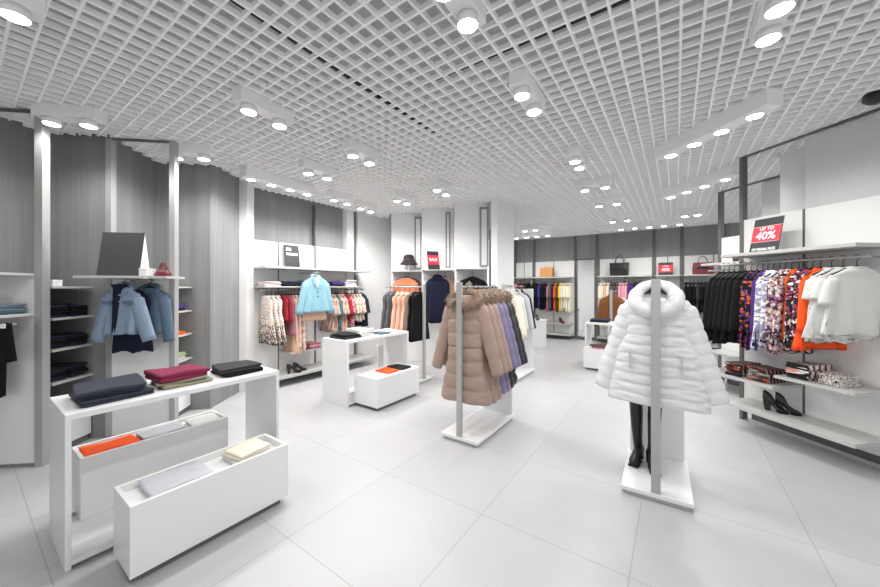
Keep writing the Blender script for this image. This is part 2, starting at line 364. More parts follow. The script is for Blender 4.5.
def fixture(x0, y0, x1, y1, n, label, W=20.5, group='ceiling spotlights', over=0.09):
    """housing whose first and last lamps sit at the two points"""
    dx, dy = x1 - x0, y1 - y0; l = math.hypot(dx, dy); rz = math.degrees(math.atan2(dy, dx))
    t = thing('ceiling_spotlight', label, 'ceiling light', (x0, y0, ZL - 0.035), rz, group)
    q = MB()
    if n > 2: q.box(-over, l + over, -0.07, 0.07, 0.012, 0.135)
    else: q.box(-over, l + over, -0.06, 0.06, 0.045, 0.150)
    q.build('housing', M['lampbody'], t, bevel=0.004)
    for i in range(n): lamp(t, l * i / (n - 1) if n > 1 else 0, 0, 0.035, W=W, low=n > 2)
    return t
F_ = fixture
F_(-2.016, 1.607, -2.16, 1.40, 2, 'two-lamp ceiling spotlight at the top corner above the front display table')
F_(-3.05, 2.66, -2.80, 2.70, 2, 'two-lamp ceiling spotlight beside the grey post of the dark trousers panel')
F_(-2.62, 3.37, -2.37, 3.40, 2, 'two-lamp ceiling spotlight behind the post of the denim jacket panel')
F_(-1.40, 2.48, -1.28, 2.70, 2, 'two-lamp ceiling spotlight over the floor behind the front display table')
F_(0.015, 1.47, 0.135, 1.66, 2, 'two-lamp ceiling spotlight at the top edge, above the middle of the floor')
F_(0.551, 2.276, 0.689, 2.483, 2, 'two-lamp ceiling spotlight in front of the fur-collared coat rack')
F_(1.383, 3.47, 1.507, 3.66, 2, 'two-lamp ceiling spotlight high above the white puffer coat, nearest pair there')
F_(1.93, 4.51, 2.137, 4.38, 2, 'two-lamp ceiling spotlight second above the white puffer coat')
F_(2.533, 5.395, 2.736, 5.25, 2, 'two-lamp ceiling spotlight third above the white puffer coat')
F_(3.42, 6.70, 3.62, 6.55, 2, 'two-lamp ceiling spotlight farthest above the white puffer coat')
F_(-1.488, 3.833, -1.337, 4.01, 2, 'two-lamp ceiling spotlight just in front of the long light of the leopard tops')
F_(-0.856, 3.323, -0.731, 3.519, 2, 'two-lamp ceiling spotlight in front of the plain white wall, the nearest')
F_(-0.645, 5.06, -0.511, 5.22, 2, 'two-lamp ceiling spotlight above the bucket hat', 40.0)
F_(-0.04, 4.50, 0.085, 4.72, 2, 'two-lamp ceiling spotlight in front of the sale sign pier')
F_(1.569, 1.565, 1.70, 1.755, 2, 'two-lamp ceiling spotlight at the top edge near the long lights', )
F_(-1.571, 5.02, -1.44, 5.25, 2, 'two-lamp ceiling spotlight past the end of the long light, first of two pairs', 34.0)
F_(-1.30, 5.55, -1.18, 5.78, 2, 'two-lamp ceiling spotlight past the end of the long light, second of two pairs', 40.0)
F_(1.96, 7.80, 2.16, 7.66, 2, 'two-lamp ceiling spotlight in front of the tan handbag')
F_(4.45, 6.16, 4.60, 6.05, 2, 'two-lamp ceiling spotlight in front of the maroon handbag')
F_(-2.258, 4.046, -1.846, 4.70, 4, 'long four-lamp ceiling light above the leopard tops and aqua jacket')
F_(2.257, 3.31, 2.36, 2.54, 4, 'long four-lamp ceiling light above the blouse rail, nearest of the two', over=0.14)
F_(3.31, 4.855, 3.41, 4.046, 4, 'long four-lamp ceiling light behind the nearest long light by the blouse rail', over=0.14)
F_(2.02, 8.95, 2.70, 8.48, 4, 'long four-lamp ceiling light before the tan handbag bay of the back wall')
F_(4.05, 7.58, 4.93, 6.97, 5, 'long five-lamp ceiling light before the black handbag bay of the back wall', over=0.45)
q = MB(); q.lathe([(0.07, 0.045), (0.075, 0.02), (0.07, 0.0), (0.045, -0.02), (0.02, -0.025)], 28)
sd = q.build('smoke_detector', M['black'], None, True, loc=(3.19, 2.47, HC - 0.04)); tag(sd, 'round black smoke detector under the ceiling grid', 'smoke detector')

# ================================================================ FURNITURE
LT, DT, HT = 1.117, 0.484, 0.788
def frame_table(loc, rz, label, base=True):
    t = thing('display_table', label, 'display table', loc, rz, 'white frame display tables')
    q = MB(); q.box(0, LT, 0, DT, HT - 0.032, HT); q.build('table_top', M['white'], t, bevel=0.003)
    for x in (0, LT - 0.024):
        q = MB(); q.box(x, x + 0.024, 0, DT, 0.0, HT - 0.032); q.build('side_panel', M['white'], t, bevel=0.003)
    q = MB(); q.box(0.024, LT - 0.024, 0.0, DT, 0.02, 0.045); q.build('base_panel', M['white'], t, bevel=0.003)
    return t
def tray_box(loc, rz, x0, x1, y0, y1, z0, z1, label, deck=0.045, group='white display boxes'):
    w, d = x1 - x0, y1 - y0; pos = loc2w(loc, rz, (x0, y0)); h = z1 - z0
    t = thing('display_box', label, 'display box', (pos.x, pos.y, 0 if z0 < 0.045 else z0), rz, group); b = z0 - t.location.z
    q = MB()
    if b > 0.0: q.box(0.04, w - 0.04, 0.03, d - 0.03, 0, b); q.build('plinth', M['kick'], t)
    q = MB(); th = 0.02
    q.box(0, w, 0, th, b, b + h); q.box(0, w, d - th, d, b, b + h); q.box(0, th, th, d - th, b, b + h); q.box(w - th, w, th, d - th, b, b + h)
    q.build('box_wall', M['white'], t, bevel=0.002)
    q = MB(); q.box(th, w - th, th, d - th, b + h - deck - 0.02, b + h - deck); q.build('deck', M['white'], t)
    return t, z1 - deck

# folded clothes ------------------------------------------------------------
def folded_mb(w, d, h, seed=0, layers=2, soft=0.012, lean=0.0):
    rnd = random.Random(seed); mb = MB(); n = 40; lh = h / layers
    for L in range(layers):
        a1, a2, p1, p2 = rnd.uniform(.4, 1), rnd.uniform(.3, 1), rnd.uniform(0, 6), rnd.uniform(0, 6); sh, tp = rnd.uniform(-.07, .07), rnd.uniform(-.06, .06)
        ww, dd = w * rnd.uniform(.95, 1.0), d * rnd.uniform(.94, 1.0); ox, oy = rnd.uniform(-1, 1) * .008, rnd.uniform(-1, 1) * .008
        rings = []
        for zf, sc in ((0.0, .97), (.2, 1.0), (.75, 1.0), (.95, .975), (1.0, .90), (1.03, .5)):
            ring = []
            for j in range(n):
                th = 2 * PI * j / n; c, s = math.cos(th), math.sin(th); e = 0.11
                wob = 1 + 0.018 * a1 * math.sin(3 * th + p1) + 0.012 * a2 * math.sin(7 * th + p2)
                x = ww / 2 * sc * math.copysign(abs(c) ** e, c) * wob + ox; y = dd / 2 * sc * math.copysign(abs(s) ** e, s) * wob + oy
                x, y = x * (1 + tp * y / d * 2) + sh * y, y + sh * .6 * x
                z = L * lh + lh * zf * (1 + (0.5 if L == layers - 1 else 0.08) * math.sin(x * 16 + p1) * math.cos(y * 13 + p2) * (0.7 if zf > .5 else 0)) + lean * x * (1 if zf > .3 else .4)
                ring.append((x, y, max(z, 0.0005)))
            rings.append(ring)
        mb.loft(rings)
    return mb
def fold(name, label, P, rz, w, d, h, m, group=None, layers=2, cat='folded clothing', seed=None, lean=0.0):
    sd_ = seed if seed is not None else int(abs(P[0] * 1000 + P[1] * 777 + P[2] * 555)) % 99991
    o = folded_mb(w, d, h, sd_, layers, lean=lean).build(name, m, None, True, loc=P, rz=rz); return tag(o, label, cat, group)
def pile(where, kind, P, rz, w, d, hs, mats, group, names=None):
    """a pile of folded things, bottom first; every one is its own object"""
    z = P[2]; rnd = random.Random(int(abs(P[0] * 913 + P[1] * 377)))
    n = len(hs)
    for i, (h, (m, cn)) in enumerate(zip(hs, mats)):
        pos = 'topmost' if i == n - 1 else ('bottom one' if i == 0 else 'middle one')
        lab = f'{cn} folded {kind}, {pos}, {where}' if n > 1 else f'{cn} folded {kind} {where}'
        fold('folded_' + kind.replace(' ', '_'), lab, (P[0], P[1], z), rz + rnd.uniform(-3, 3), w * rnd.uniform(.96, 1.02), d * rnd.uniform(.96, 1.02), h, m, group)
        z += h * 1.03

# ---- front table and boxes
T1 = Vector((-1.876, 1.693, 0))
frame_table(T1, TH, 'white frame display table in front carrying navy, maroon and black folded piles')
def t1(x, y, z=HT + 0.001): p = loc2w(T1, TH, (x, y)); return (p.x, p.y, z)
b1, d1 = tray_box(T1, TH, 0.11, 0.915, 0.38, 0.645, 0.046, 0.412, 'white open display box under the front table holding an orange folded shirt', 0.03)
b2, d2 = tray_box(T1, TH, 0.16, 0.958, -0.385, -0.095, 0.04, 0.385, 'white open display box on the floor before the front table', 0.04)
fold('folded_jeans', 'slate blue folded jeans at the bottom of the pile on the front table', t1(.215, .225), TH + 4, .31, .33, .032, K['slate'], 'slate jeans on the front table', 2)
fold('folded_jeans', 'slate blue folded jeans on top of the pile on the front table', t1(.205, .235, HT + .034), TH - 4, .30, .33, .044, K['slate'], 'slate jeans on the front table', 2, lean=0.03)
fold('folded_trousers', 'olive folded trousers at the bottom under the maroon pile on front table', t1(.565, .24), TH - 2, .29, .29, .02, K['olive'], 'olive trousers under the maroon pile', 1)
fold('folded_trousers', 'olive folded trousers directly beneath the maroon cloth on front table', t1(.56, .245, HT + .022), TH - 5, .28, .28, .018, K['olive'], 'olive trousers under the maroon pile', 1)
fold('folded_trousers', 'maroon folded trousers on top of olive ones on the front table', t1(.54, .25, HT + .041), TH + 2, .28, .27, .05, K['maroon'], None, 2)
fold('folded_trousers', 'black folded trousers at the bottom of the black pile on front table', t1(.91, .225), TH + 2, .28, .27, .022, K['black'], 'black trousers on the front table', 1)
fold('folded_trousers', 'charcoal folded trousers on top of the black pile on front table', t1(.90, .23, HT + .024), TH - 4, .27, .26, .032, K['charcoal'], None, 2)
fold('folded_shirt', 'orange folded shirt in the box under the front table', t1(.265, .505, d1 + .001), TH, .27, .19, .026, K['orange'], None, 1)
fold('folded_shirt', 'pale grey folded shirt in the middle of the box under front table', t1(.535, .505, d1 + .001), TH + 3, .25, .19, .034, K['greyc'], None, 2)
fold('folded_shirt', 'white folded shirt at the end of the box under front table', t1(.785, .505, d1 + .001), TH, .20, .17, .026, K['whitec'], None, 2)
fold('folded_shirt', 'pale grey folded T-shirt in the box before the front table', t1(.385, -.24, d2 + .001), TH - 4, .29, .23, .036, K['greyc'], None, 1)
fold('folded_shirt', 'white folded shirt beneath the cream one in the box before the front table', t1(.775, -.25, d2 + .001), TH, .24, .21, .022, K['whitec'], None, 1)
fold('folded_shirt', 'cream folded shirt on top at the end of the box before front table', t1(.76, -.25, d2 + .025), TH + 8, .21, .19, .034, K['cream'], None, 2)
# ---- middle table
T2 = Vector((-1.096, 4.0125, 0))
frame_table(T2, TH, 'white frame display table in the middle before the aqua jacket')
def t2(x, y, z=HT + 0.001): p = loc2w(T2, TH, (x, y)); return (p.x, p.y, z)
b3, d3 = tray_box(T2, TH, 0.095, 0.86, -0.40, -0.012, 0.04, 0.375, 'white display box before the middle table with orange and black cloths', 0.006)
fold('folded_trousers', 'black folded trousers at the end of the middle display table', t2(.17, .25), TH + 2, .28, .32, .026, K['charcoal'], 'black trousers on the middle table', 1)
fold('folded_trousers', 'black folded trousers on top at the end of the middle display table', t2(.17, .255, HT + .028), TH - 3, .27, .31, .026, K['black'], None, 1)
for i in range(2): fold('folded_shirt', ('lower', 'upper')[i] + ' white folded shirt on the middle display table beside black trousers', t2(.44, .27, HT + .001 + i * .045), TH + 3 * i, .24, .34, .042, K['whitec'], 'white shirts on the middle table', 1)
fold('folded_shirt', 'teal folded shirt near the front edge of the middle display table', t2(.70, .14), TH, .19, .20, .020, K['teal'], None, 1)
fold('folded_shirt', 'pale peach folded shirt at the far end of the middle display table', t2(.93, .24), TH, .21, .26, .022, K['palepink'], None, 1)
fold('folded_shirt', 'orange folded cloth on the box before the middle table', t2(.46, -.205, d3 + .001), TH, .21, .26, .016, K['orange'], None, 1)
fold('folded_shirt', 'black folded cloth on the box before the middle table', t2(.69, -.205, d3 + .001), TH, .21, .28, .018, K['black'], None, 1)
# ---- far table by the back wall, turned a quarter
T3 = Vector((2.63, 6.15, 0)); RZ3 = TH - 90
frame_table(T3, RZ3, 'white frame display table behind the white puffer coat')
def t3(x, y, z=HT + 0.001): p = loc2w(T3, RZ3, (x, y)); return (p.x, p.y, z)
b4, d4 = tray_box(T3, RZ3, 0.04, 0.80, -0.30, 0.0 - 0.012, 0.04, 0.375, 'white display box before the far table behind the white puffer coat', 0.006)
fold('folded_trousers', 'navy folded trousers on the far display table', t3(.22, .24), RZ3, .30, .3, .055, K['denimdark'], None, 2)
fold('folded_jumper', 'mauve brown folded jumper on the box before the far table', t3(.32, -.15, d4 + .001), RZ3, .36, .22, .03, K['mauve'], None, 1)
fold('folded_jumper', 'dark brown folded jumper on top on the box before far table', t3(.30, -.15, d4 + .033), RZ3, .34, .2, .03, K['brownc'], None, 1)
# ---- white pedestal far off
T4 = thing('pedestal', 'small white pedestal with a black shoe on it by the back wall', 'pedestal', (2.28, 8.1, 0), TH - 90)
q = MB(); q.box(-.16, .2, -.2, .2, 0, .62); q.build('plinth_body', M['white'], T4, bevel=.004)
q = MB(); q.box(-.18, .22, -.22, .22, .62, .65); q.build('plinth_top', M['white'], T4, bevel=.004)

# ---------------------------------------------------------------- garments
def ring_pts(hw, hd, z, n=30, e=0.75, yo=0.0, fold=0.0, k=3.0, ph=0.0, hem=0.0):
    out = []
    for j in range(n):
        th = 2 * PI * j / n; c, s = math.cos(th), math.sin(th)
        x = hw * math.copysign(abs(c) ** e, c); y = hd * math.copysign(abs(s) ** e, s)
        f = math.sin(k * x / max(hw, .01) * 2.6 + ph)
        out.append((x * (1 + fold * .4 * math.sin(5 * th + ph)), y + yo + fold * hd * 1.5 * f, z + hem * math.sin(k * x / max(hw, .01) * 2.0 + ph * 2)))
    return out
def interp(keys, u):
    for (a, va), (b, vb) in zip(keys[:-1], keys[1:]):
        if u <= b:
            t = (u - a) / (b - a) if b > a else 0; t = t * t * (3 - 2 * t); return va + (vb - va) * t
    return keys[-1][1]
def body_mb(L, z0, sw, hw, d, fold=.25, quilt=0, q=.2, ph=0.0, waist=None, hem=0.0, nr=14, e=.75, mb=None, k=3.0, neckw=.06):
    mb = mb or MB(); rings = []
    for hw_, hd_, dz in ((neckw, .028, .0), (neckw + .03, .036, -.012), (sw * .62, .042, -.032), (sw * .9, d * .62, -.06), (sw, d * .78, -.095)):
        rings.append(ring_pts(hw_, hd_, z0 + dz, e=e))
    n = quilt * 8 if quilt else nr
    kw = [(0, sw), (.25, sw * .93), (.5, waist if waist else (sw * .95 + hw) / 2), (1, hw)]
    for i in range(1, n + 1):
        v = i / n; w = interp(kw, v); dd = d * (.85 + .25 * v)
        if quilt:
            b = abs(math.sin(PI * quilt * v)) ** .4; w *= 1 - q * .22 * (1 - b); dd *= 1 - q * 1.6 * (1 - b) + .08
        rings.append(ring_pts(w, dd, z0 - .095 - (L - .095) * v, e=e, fold=fold * v ** 1.3 if not quilt else .035 * math.sin(i), k=k, ph=ph, hem=hem * v))
    # inner hem so that the bottom reads as open cloth
    rings.append(ring_pts(interp(kw, 1) * .9, d * .8, z0 - L + .004, e=e))
    mb.loft(rings); return mb
def sleeve_mb(side, z0, sw, sl, sa, r0, r1, fy=.0, quilt=0, q=.2, mb=None, bend=0.0, flat=.75, cuff=0.0):
    mb = mb or MB(); p = Vector((side * (sw - r0 * .72), 0, z0 - .09 - r0 * .35)); rings = []
    n = quilt * 6 if quilt else 9
    pts = []; a = R(sa)
    for i in range(-1, n + 1):
        v = max(i, 0) / n; ang = a - R(bend) * v
        if i > 0: p = p + Vector((side * math.sin(ang), -fy / n, -math.cos(ang))) * (sl / n)
        if i == -1: c = p + Vector((-side * .02, 0, .03)); rr_ = r0 * .55
        else:
            c = p; rr_ = r0 + (r1 - r0) * v
            if quilt: rr_ *= 1 - min(.11, q * 1.4) * (1 - abs(math.sin(PI * quilt * v)) ** .4)
            if cuff and v > .93: rr_ *= cuff
        nx = Vector((math.cos(ang), 0, side * math.sin(ang)))
        rings.append([c + nx * (rr_ * math.cos(2 * PI * j / 14)) + Vector((0, 1, 0)) * (rr_ * flat * math.sin(2 * PI * j / 14)) for j in range(14)])
    mb.loft(rings); return mb
def hanger_mb(z0, sw, rail=.085, mb=None, r=.006, hookdir='x'):
    mb = mb or MB(); w = sw * .86
    mb.tube([(-w, 0, z0 - .055), (-w * .5, 0, z0 - .02), (0, 0, z0 + .012), (w * .5, 0, z0 - .02), (w, 0, z0 - .055)], [.008, .011, .011, .011, .008], 8)
    hk = [(0, 0, z0 + .005), (0, 0, z0 + rail - .04)]
    for i in range(8):
        a = -PI / 2 + i / 7 * PI * 1.25
        hk.append((math.cos(a) * .021, 0, z0 + rail - .002 + math.sin(a) * .021))
    mb.tube(hk, .0032, 6); return mb
def fur_mb(path, r, seed, dens=420, ln=.03):
    rnd = random.Random(seed); mb = MB(); n = len(path)
    mb.tube(path, r, 12, ref=(0, 1, .2))
    P = [Vector(p) for p in path]
    for _ in range(dens):
        i = rnd.randrange(n - 1); t = rnd.random(); c = P[i].lerp(P[i + 1], t); rr_ = r[i] if isinstance(r, list) else r
        d = Vector((rnd.gauss(0, 1), rnd.gauss(0, 1), rnd.gauss(0, 1))).normalized()
        a = c + d * rr_ * .8; tip = c + d * (rr_ + ln * rnd.uniform(.5, 1.1)) + Vector((0, 0, -ln * .3))
        s = d.orthogonal().normalized() * .006; s2 = d.cross(s).normalized() * .006
        mb.add([a + s, a - s * .5 + s2, a - s * .5 - s2, tip], [(0, 1, 3), (1, 2, 3), (2, 0, 3), (0, 2, 1)])
    return mb
SEED = [7]
def garment(kind, label, cat, P, rz, m, L=.6, sw=.2, hw=.22, d=.035, sl=0, sa=8, r0=.06, r1=.045, collar=None, cm=None, group=None,
            fold=.28, quilt=0, q=.2, waist=None, hem=.006, rail=.085, simple=False, bend=0, belt=None, open_front=False, hanger=True, k=3.0, fy=0.0, tilt=0.0, neckw=.06):
    """P is the point on the rail the hook hangs from; local y runs along the rail"""
    SEED[0] += 1; rnd = random.Random(SEED[0]); ph = rnd.uniform(0, 6)
    z0 = L
    t = thing(kind, label, cat, (P[0], P[1], P[2] - rail - L), rz + rnd.uniform(-2.5, 2.5) + tilt, group)
    if simple:
        mb = body_mb(L, z0, sw, hw, d, fold, 0, q, ph, waist, hem, 9)
        if sl:
            for s in (-1, 1): sleeve_mb(s, z0, sw, sl, sa, r0, r1, fy, mb=mb, bend=bend)
        mb.build('garment_body', m, t, True)
        hanger_mb(z0, sw, rail).build('hanger', M['black'], t, True)
        return t
    body_mb(L, z0, sw, hw, d, fold, quilt, q, ph, waist, hem, k=k, neckw=neckw).build('garment_body', m, t, True)
    if sl:
        for s in (-1, 1): sleeve_mb(s, z0, sw, sl, sa, r0, r1, fy, int(quilt * sl / L + .5) if quilt else 0, q, bend=bend).build('sleeve', m, t, True)
    if hanger: hanger_mb(z0, sw, rail).build('hanger', M['black'], t, True)
    if collar == 'fur':
        pth = []
        for i in range(15):
            a = R(-75 + i * 330 / 14 - 15); pth.append((.15 * math.cos(a), -.01 + .07 * math.sin(a), z0 - .045 + .055 * math.sin(a)))
        fur_mb(pth, .046, SEED[0], 700, .042).build('fur_collar', cm, t, False)
    elif collar == 'shirt':
        mb = MB(); pts = [(-.065, -.035, z0 - .05), (-.075, -.01, z0 - .012), (-.05, .025, z0 + .02), (0, .035, z0 + .028), (.05, .025, z0 + .02), (.075, -.01, z0 - .012), (.065, -.035, z0 - .05)]
        mb.tube(pts, [.010, .018, .02, .022, .02, .018, .010], 8, ref=(0, 1, 0)); mb.build('collar', cm or m, t, True)
    elif collar == 'band':
        mb = MB(); pts = [(.062 * math.cos(a), .03 * math.sin(a), z0 + .002) for a in [i * PI / 8 for i in range(16)]]
        mb.tube(pts, .008, 6, True); mb.build('neckline', cm or m, t, True)
    if belt:
        v = belt; zb = z0 - L * v; kw = [(0, sw), (.25, sw * .93), (.5, waist or hw), (1, hw)]; vv = (L * v - .095) / (L - .095)
        w = interp(kw, vv) * 1.02; mb = MB()
        rings = [ring_pts(w * s_, d * 1.04 * s_, zb + dz) for dz, s_ in ((.035, .97), (.03, 1.0), (.01, .96), (.004, 1.0), (-.01, .96), (-.016, 1.0), (-.03, .97), (-.035, .95))]
        mb.loft(rings, False); mb.build('waistband', m, t, True)
    return t

# ---------------------------------------------------------------- wall units
def wall_unit(label, loc, rz, x0, x1, zb, zt, posts=(), shelves=(), rails=(), seams=(), group='wall display units', pm=None, ztop=None, cross=None, fill=None, kick=True, sm=None, pw=.022, phz=HC, post_m=None):
    t = thing('wall_display_unit', label, 'wall display unit', loc, rz, group)
    q = MB(); q.box(x0, x1, 0.0, 0.03, zb, zt); q.build('back_panel', pm or M['panel'], t, bevel=.002)
    for x in posts:
        q = MB(); q.box(x - pw, x + pw, -0.012, 0.05, 0.0, phz); q.build('post', post_m or M['darkmetal'], t)
    for x in seams:
        q = MB(); q.box(x - .008, x + .008, -.006, 0.0, zb, zt); q.build('slot_rail', M['darkmetal'], t)
    for (a, b, z, dd, th) in shelves:
        q = MB(); q.box(a, b, -dd, -.001, z - th, z); q.build('shelf', sm or M['shelfgrey'], t, bevel=.002)
    for (a, b, z, dd) in rails:
        q = MB(); q.tube([(a, -dd, z), (b, -dd, z)], .011, 10)
        for x in (a + .06, (a + b) / 2, b - .06): q.tube([(x, -dd, z), (x, 0.0, z)], .007, 8)
        q.build('hanging_rail', M['alu'], t, True)
    if cross:
        q = MB(); q.box(cross[0], cross[1], -.012, .03, phz - .012, phz); q.build('top_rail', M['darkmetal'], t)
    if fill:
        q = MB(); q.box(fill[0], fill[1], .012, .03, zt + .002, phz - .036); q.build('upper_panel', M['greypanel'], t)
    if kick:
        q = MB(); q.box(x0 + .02, x1 - .02, .10, .12, 0, zb + .03); q.build('plinth', M['kick'], t)
    return t
# side unit with the blouses
RZR = -80
wall_unit('white wall unit with patterned blouses, striped knits and the forty percent sign', RO, RZR, 0.0, 2.2, 0.10, 2.152, (0.0,),
          [(.07, 1.095, 1.765, .36, .03), (.07, .545, .525, .36, .025), (.555, 1.09, .635, .36, .025), (.07, 1.095, .255, .37, .035)],
          [(-.06, 1.08, 1.665, .20)], (.5456,), cross=(0.0, 2.2), fill=(.5456, 2.2), pw=.018)
wall_unit('white wall unit behind the blouse unit, next to the maroon handbag', R2O, RZR, 0.0, 1.15, 0.10, 2.152, (0.0,),
          [(.05, 1.095, 1.765, .39, .03), (.07, .545, .525, .38, .025), (.07, 1.095, .255, .38, .035)], [(.0, 1.08, 1.665, .20)], (.5456,), cross=(0.0, 1.15), fill=(.5456, 1.15))
# left panels
wall_unit('grey post panel with dark hanging trousers beside the front table', (-3.19, 2.70, 0), 7, -1.1, 0.0, .03, 1.537, (-.0,),
          [(-1.1, -.03, 1.537, .36, .02), (-1.1, -.03, 1.222, .34, .02)], (), (), cross=(-1.1, 0), pw=.028, kick=False, post_m=M['alu'])
wall_unit('white panel between two posts with pale denim jackets', (-3.125, 3.20, 0), 7, 0, .55, .03, 1.53, (0.0, .55),
          [(-.02, .52, 1.527, .34, .022), (.515, .66, 1.527, .26, .021)], (), (), cross=(0, .55), pw=.024, kick=False, post_m=M['alu'])
# left back unit with leopard tops
wall_unit('white wall unit with leopard tops and the aqua jacket', MO, TH, -.01, 1.70, .08, 2.116, (0.0, 1.06),
          [(.02, 1.98, 1.725, .38, .03), (.02, 1.72, 1.44, .36, .018), (.42, 1.0, .455, .34, .02), (.12, 2.05, .155, .42, .04)],
          [(.04, 1.96, 1.385, .20)], (.42,), phz=2.8, pw=.013)
# back wall bays, each its own unit
def bay(a, b, label, shelves=True):
    L = b - a
    return wall_unit(label, bb(a), TH - 90, 0.02, L - .02, .08, 2.16, (0.0,), [(.03, L - .03, 1.71, .36, .03), (.03, L - .03, .44, .32, .02), (.03, L - .03, .15, .38, .035)],
                     [(.04, L - .04, 1.62, .20)], (L / 2,), phz=2.16, pw=.045)
bay(0.0, .593, 'white back wall bay with dark red tops, nearest the white pier')
bay(.593, 1.747, 'white back wall bay under the tan handbag')
bay(2.33, 3.589, 'white back wall bay under the black handbag')
bay(3.589, 4.146, 'narrow white back wall bay under the small red sign')
bay(4.146, 5.3, 'white back wall bay under the maroon handbag')
mir = thing('wall_mirror', 'tall mirror in a grey frame between the back wall bays', 'mirror', bb(1.77), TH - 90)
q = MB(); q.box(0.0, .04, -.01, .045, .0, 2.2); q.box(.47, .56, -.01, .045, .0, 2.2); q.box(.04, .47, -.01, .045, 2.16, 2.2); q.box(.04, .47, -.01, .045, 0, .08); q.build('mirror_frame', M['darkmetal'], mir)
q = MB(); q.box(.04, .47, .02, .03, .08, 2.16); q.build('mirror_glass', M['mirror'], mir)
# shelf units standing in the timber niches
def niche_unit(label, loc, rz, L, D, zs, box_z, group):
    t = thing('niche_shelving', label, 'shelf unit', loc, rz, group)
    for z in zs: q = MB(); q.box(0, L, -D, 0, z - .018, z); q.build('shelf', M['shelfgrey'], t, bevel=.002)
    q = MB(); q.box(0, L, -D + .02, -.001, .06, box_z); q.build('drawer_box', M['white'], t, bevel=.003)
    q = MB(); q.box(.01, L - .01, -D + .04, -.001, 0, .06); q.build('plinth', M['kick'], t)
    q = MB(); q.box(0, L, -.03, 0, box_z, zs[0]); q.build('back_panel', M['wood'], t)
    return t
# local x runs away from the viewer along the side wall, room side is -y: use rz = 90 + small
NS1 = Vector((-3.655, 2.80, 0)); NS2 = Vector((-3.175, 3.46, 0))
ZS = (1.435, 1.165, .90, .62)
niche_unit('white shelves of dark jeans in the timber niche beside the grey post', NS1, 94, .36, .42, ZS, .40, 'shelves in the timber wall')
niche_unit('white shelves in the timber niche beyond the denim jackets', NS2, 101, .42, .38, ZS, .40, 'shelves in the timber wall')
for i, z in enumerate(ZS[1:]):
    for j, xx in enumerate((.10, .28)):
        p = loc2w(NS1, 94, (xx, -.21))
        pile(f'{("closer to the post", "deeper in the niche")[j]} on the {ORD[i + 1]} niche shelf down', 'jeans', (p.x, p.y, z + .001), 94, .165, .34, (.035, .035, .03), ((K['denimdark'], 'dark blue'), (K['black'], 'black'), (K['denimdark'], 'dark blue')), 'folded jeans in the timber niche')
for i, (z, ms) in enumerate(zip(ZS[1:], (((K['navy'], 'navy'), (K['purple'], 'purple')), ((K['orange'], 'orange'),), ((K['whitec'], 'white'), (K['greencloth'], 'pale green'))))):
    p = loc2w(NS2, 101, (.2, -.2))
    pile(f'on the {ORD[i + 1]} shelf beyond the denim jackets', 'shirt', (p.x, p.y, z + .001), 101, .3, .32, (.035,) * len(ms), ms, 'folded shirts beyond the denim jackets')
p = loc2w((-3.19, 2.70, 0), 7, (-.20, -.15))
pile('on the shelf of the dark trousers panel', 'jeans', (p.x, p.y, 1.223), 7, .26, .28, (.025, .025, .025), ((K['teal'], 'teal'), (K['denimpale'], 'pale blue'), (K['denimpale'], 'washed blue')), 'folded jeans on the trousers panel shelf')

# ---------------------------------------------------------------- floor racks
def rack(loc, rz, label, L=.83, W=.40, H=1.47, rail=1.44, panel=1.40):
    """local x: length away from the post, y: width (0..W), post in the middle of the x=0 end"""
    t = thing('garment_rack', label, 'clothes rack', loc, rz, 'white-based floor racks')
    q = MB(); q.box(0, L, 0, W, .03, .058); q.build('base_plate', M['white'], t, bevel=.003)
    q = MB(); q.box(.02, L - .02, .02, W - .02, 0, .03); q.build('base_foot', M['shelfgrey'], t)
    q = MB(); q.box(.004, .03, W / 2 - .027, W / 2 + .027, .058, H); q.build('post', M['alu'], t, bevel=.002)
    q = MB(); q.box(L - .03, L - .012, 0.02, W - .02, .058, panel); q.build('end_panel', M['white'], t, bevel=.002)
    q = MB(); q.tube([(.03, W / 2, rail), (L - .02, W / 2, rail)], .011, 10); q.build('hanging_rail', M['alu'], t, True)
    return t
def rk(loc, rz, x, y): p = loc2w(loc, rz, (x, y)); return p
# C1: fur-collared coats (rz TH, width runs along A so the post end is the near one)
C1 = Vector((0.333, 2.982, 0))
rack(C1, TH, 'white-based floor rack holding taupe, lilac and black fur-collared coats', rail=1.43)
def c1(x, z=1.43): p = loc2w(C1, TH, (x, .20)); return (p.x, p.y, z)
CO = [('taupe', 'taupe', .13, 1.00), ('taupe', 'taupe', .25, 1.0), ('taupe', 'taupe', .35, 1.0), ('lilac', 'lilac', .46, .97), ('lilac', 'lilac', .56, .97), ('blackpuff', 'black', .66, .97), ('blackpuff', 'black', .74, .95)]
for i, (mk, cn, x, L) in enumerate(CO):
    garment('puffer_coat', f'{cn} quilted long coat with fur collar, {ORD[i]} from the rack post', 'coat', c1(x), TH - 90, K[mk], L=L, sw=.20, hw=.262, d=.08, sl=.63, sa=19, r0=.078, r1=.058,
            collar='fur', cm=K['fur'], group='fur-collared coats on the floor rack', quilt=7, q=.15, waist=.185, belt=.44, rail=.075, bend=4)
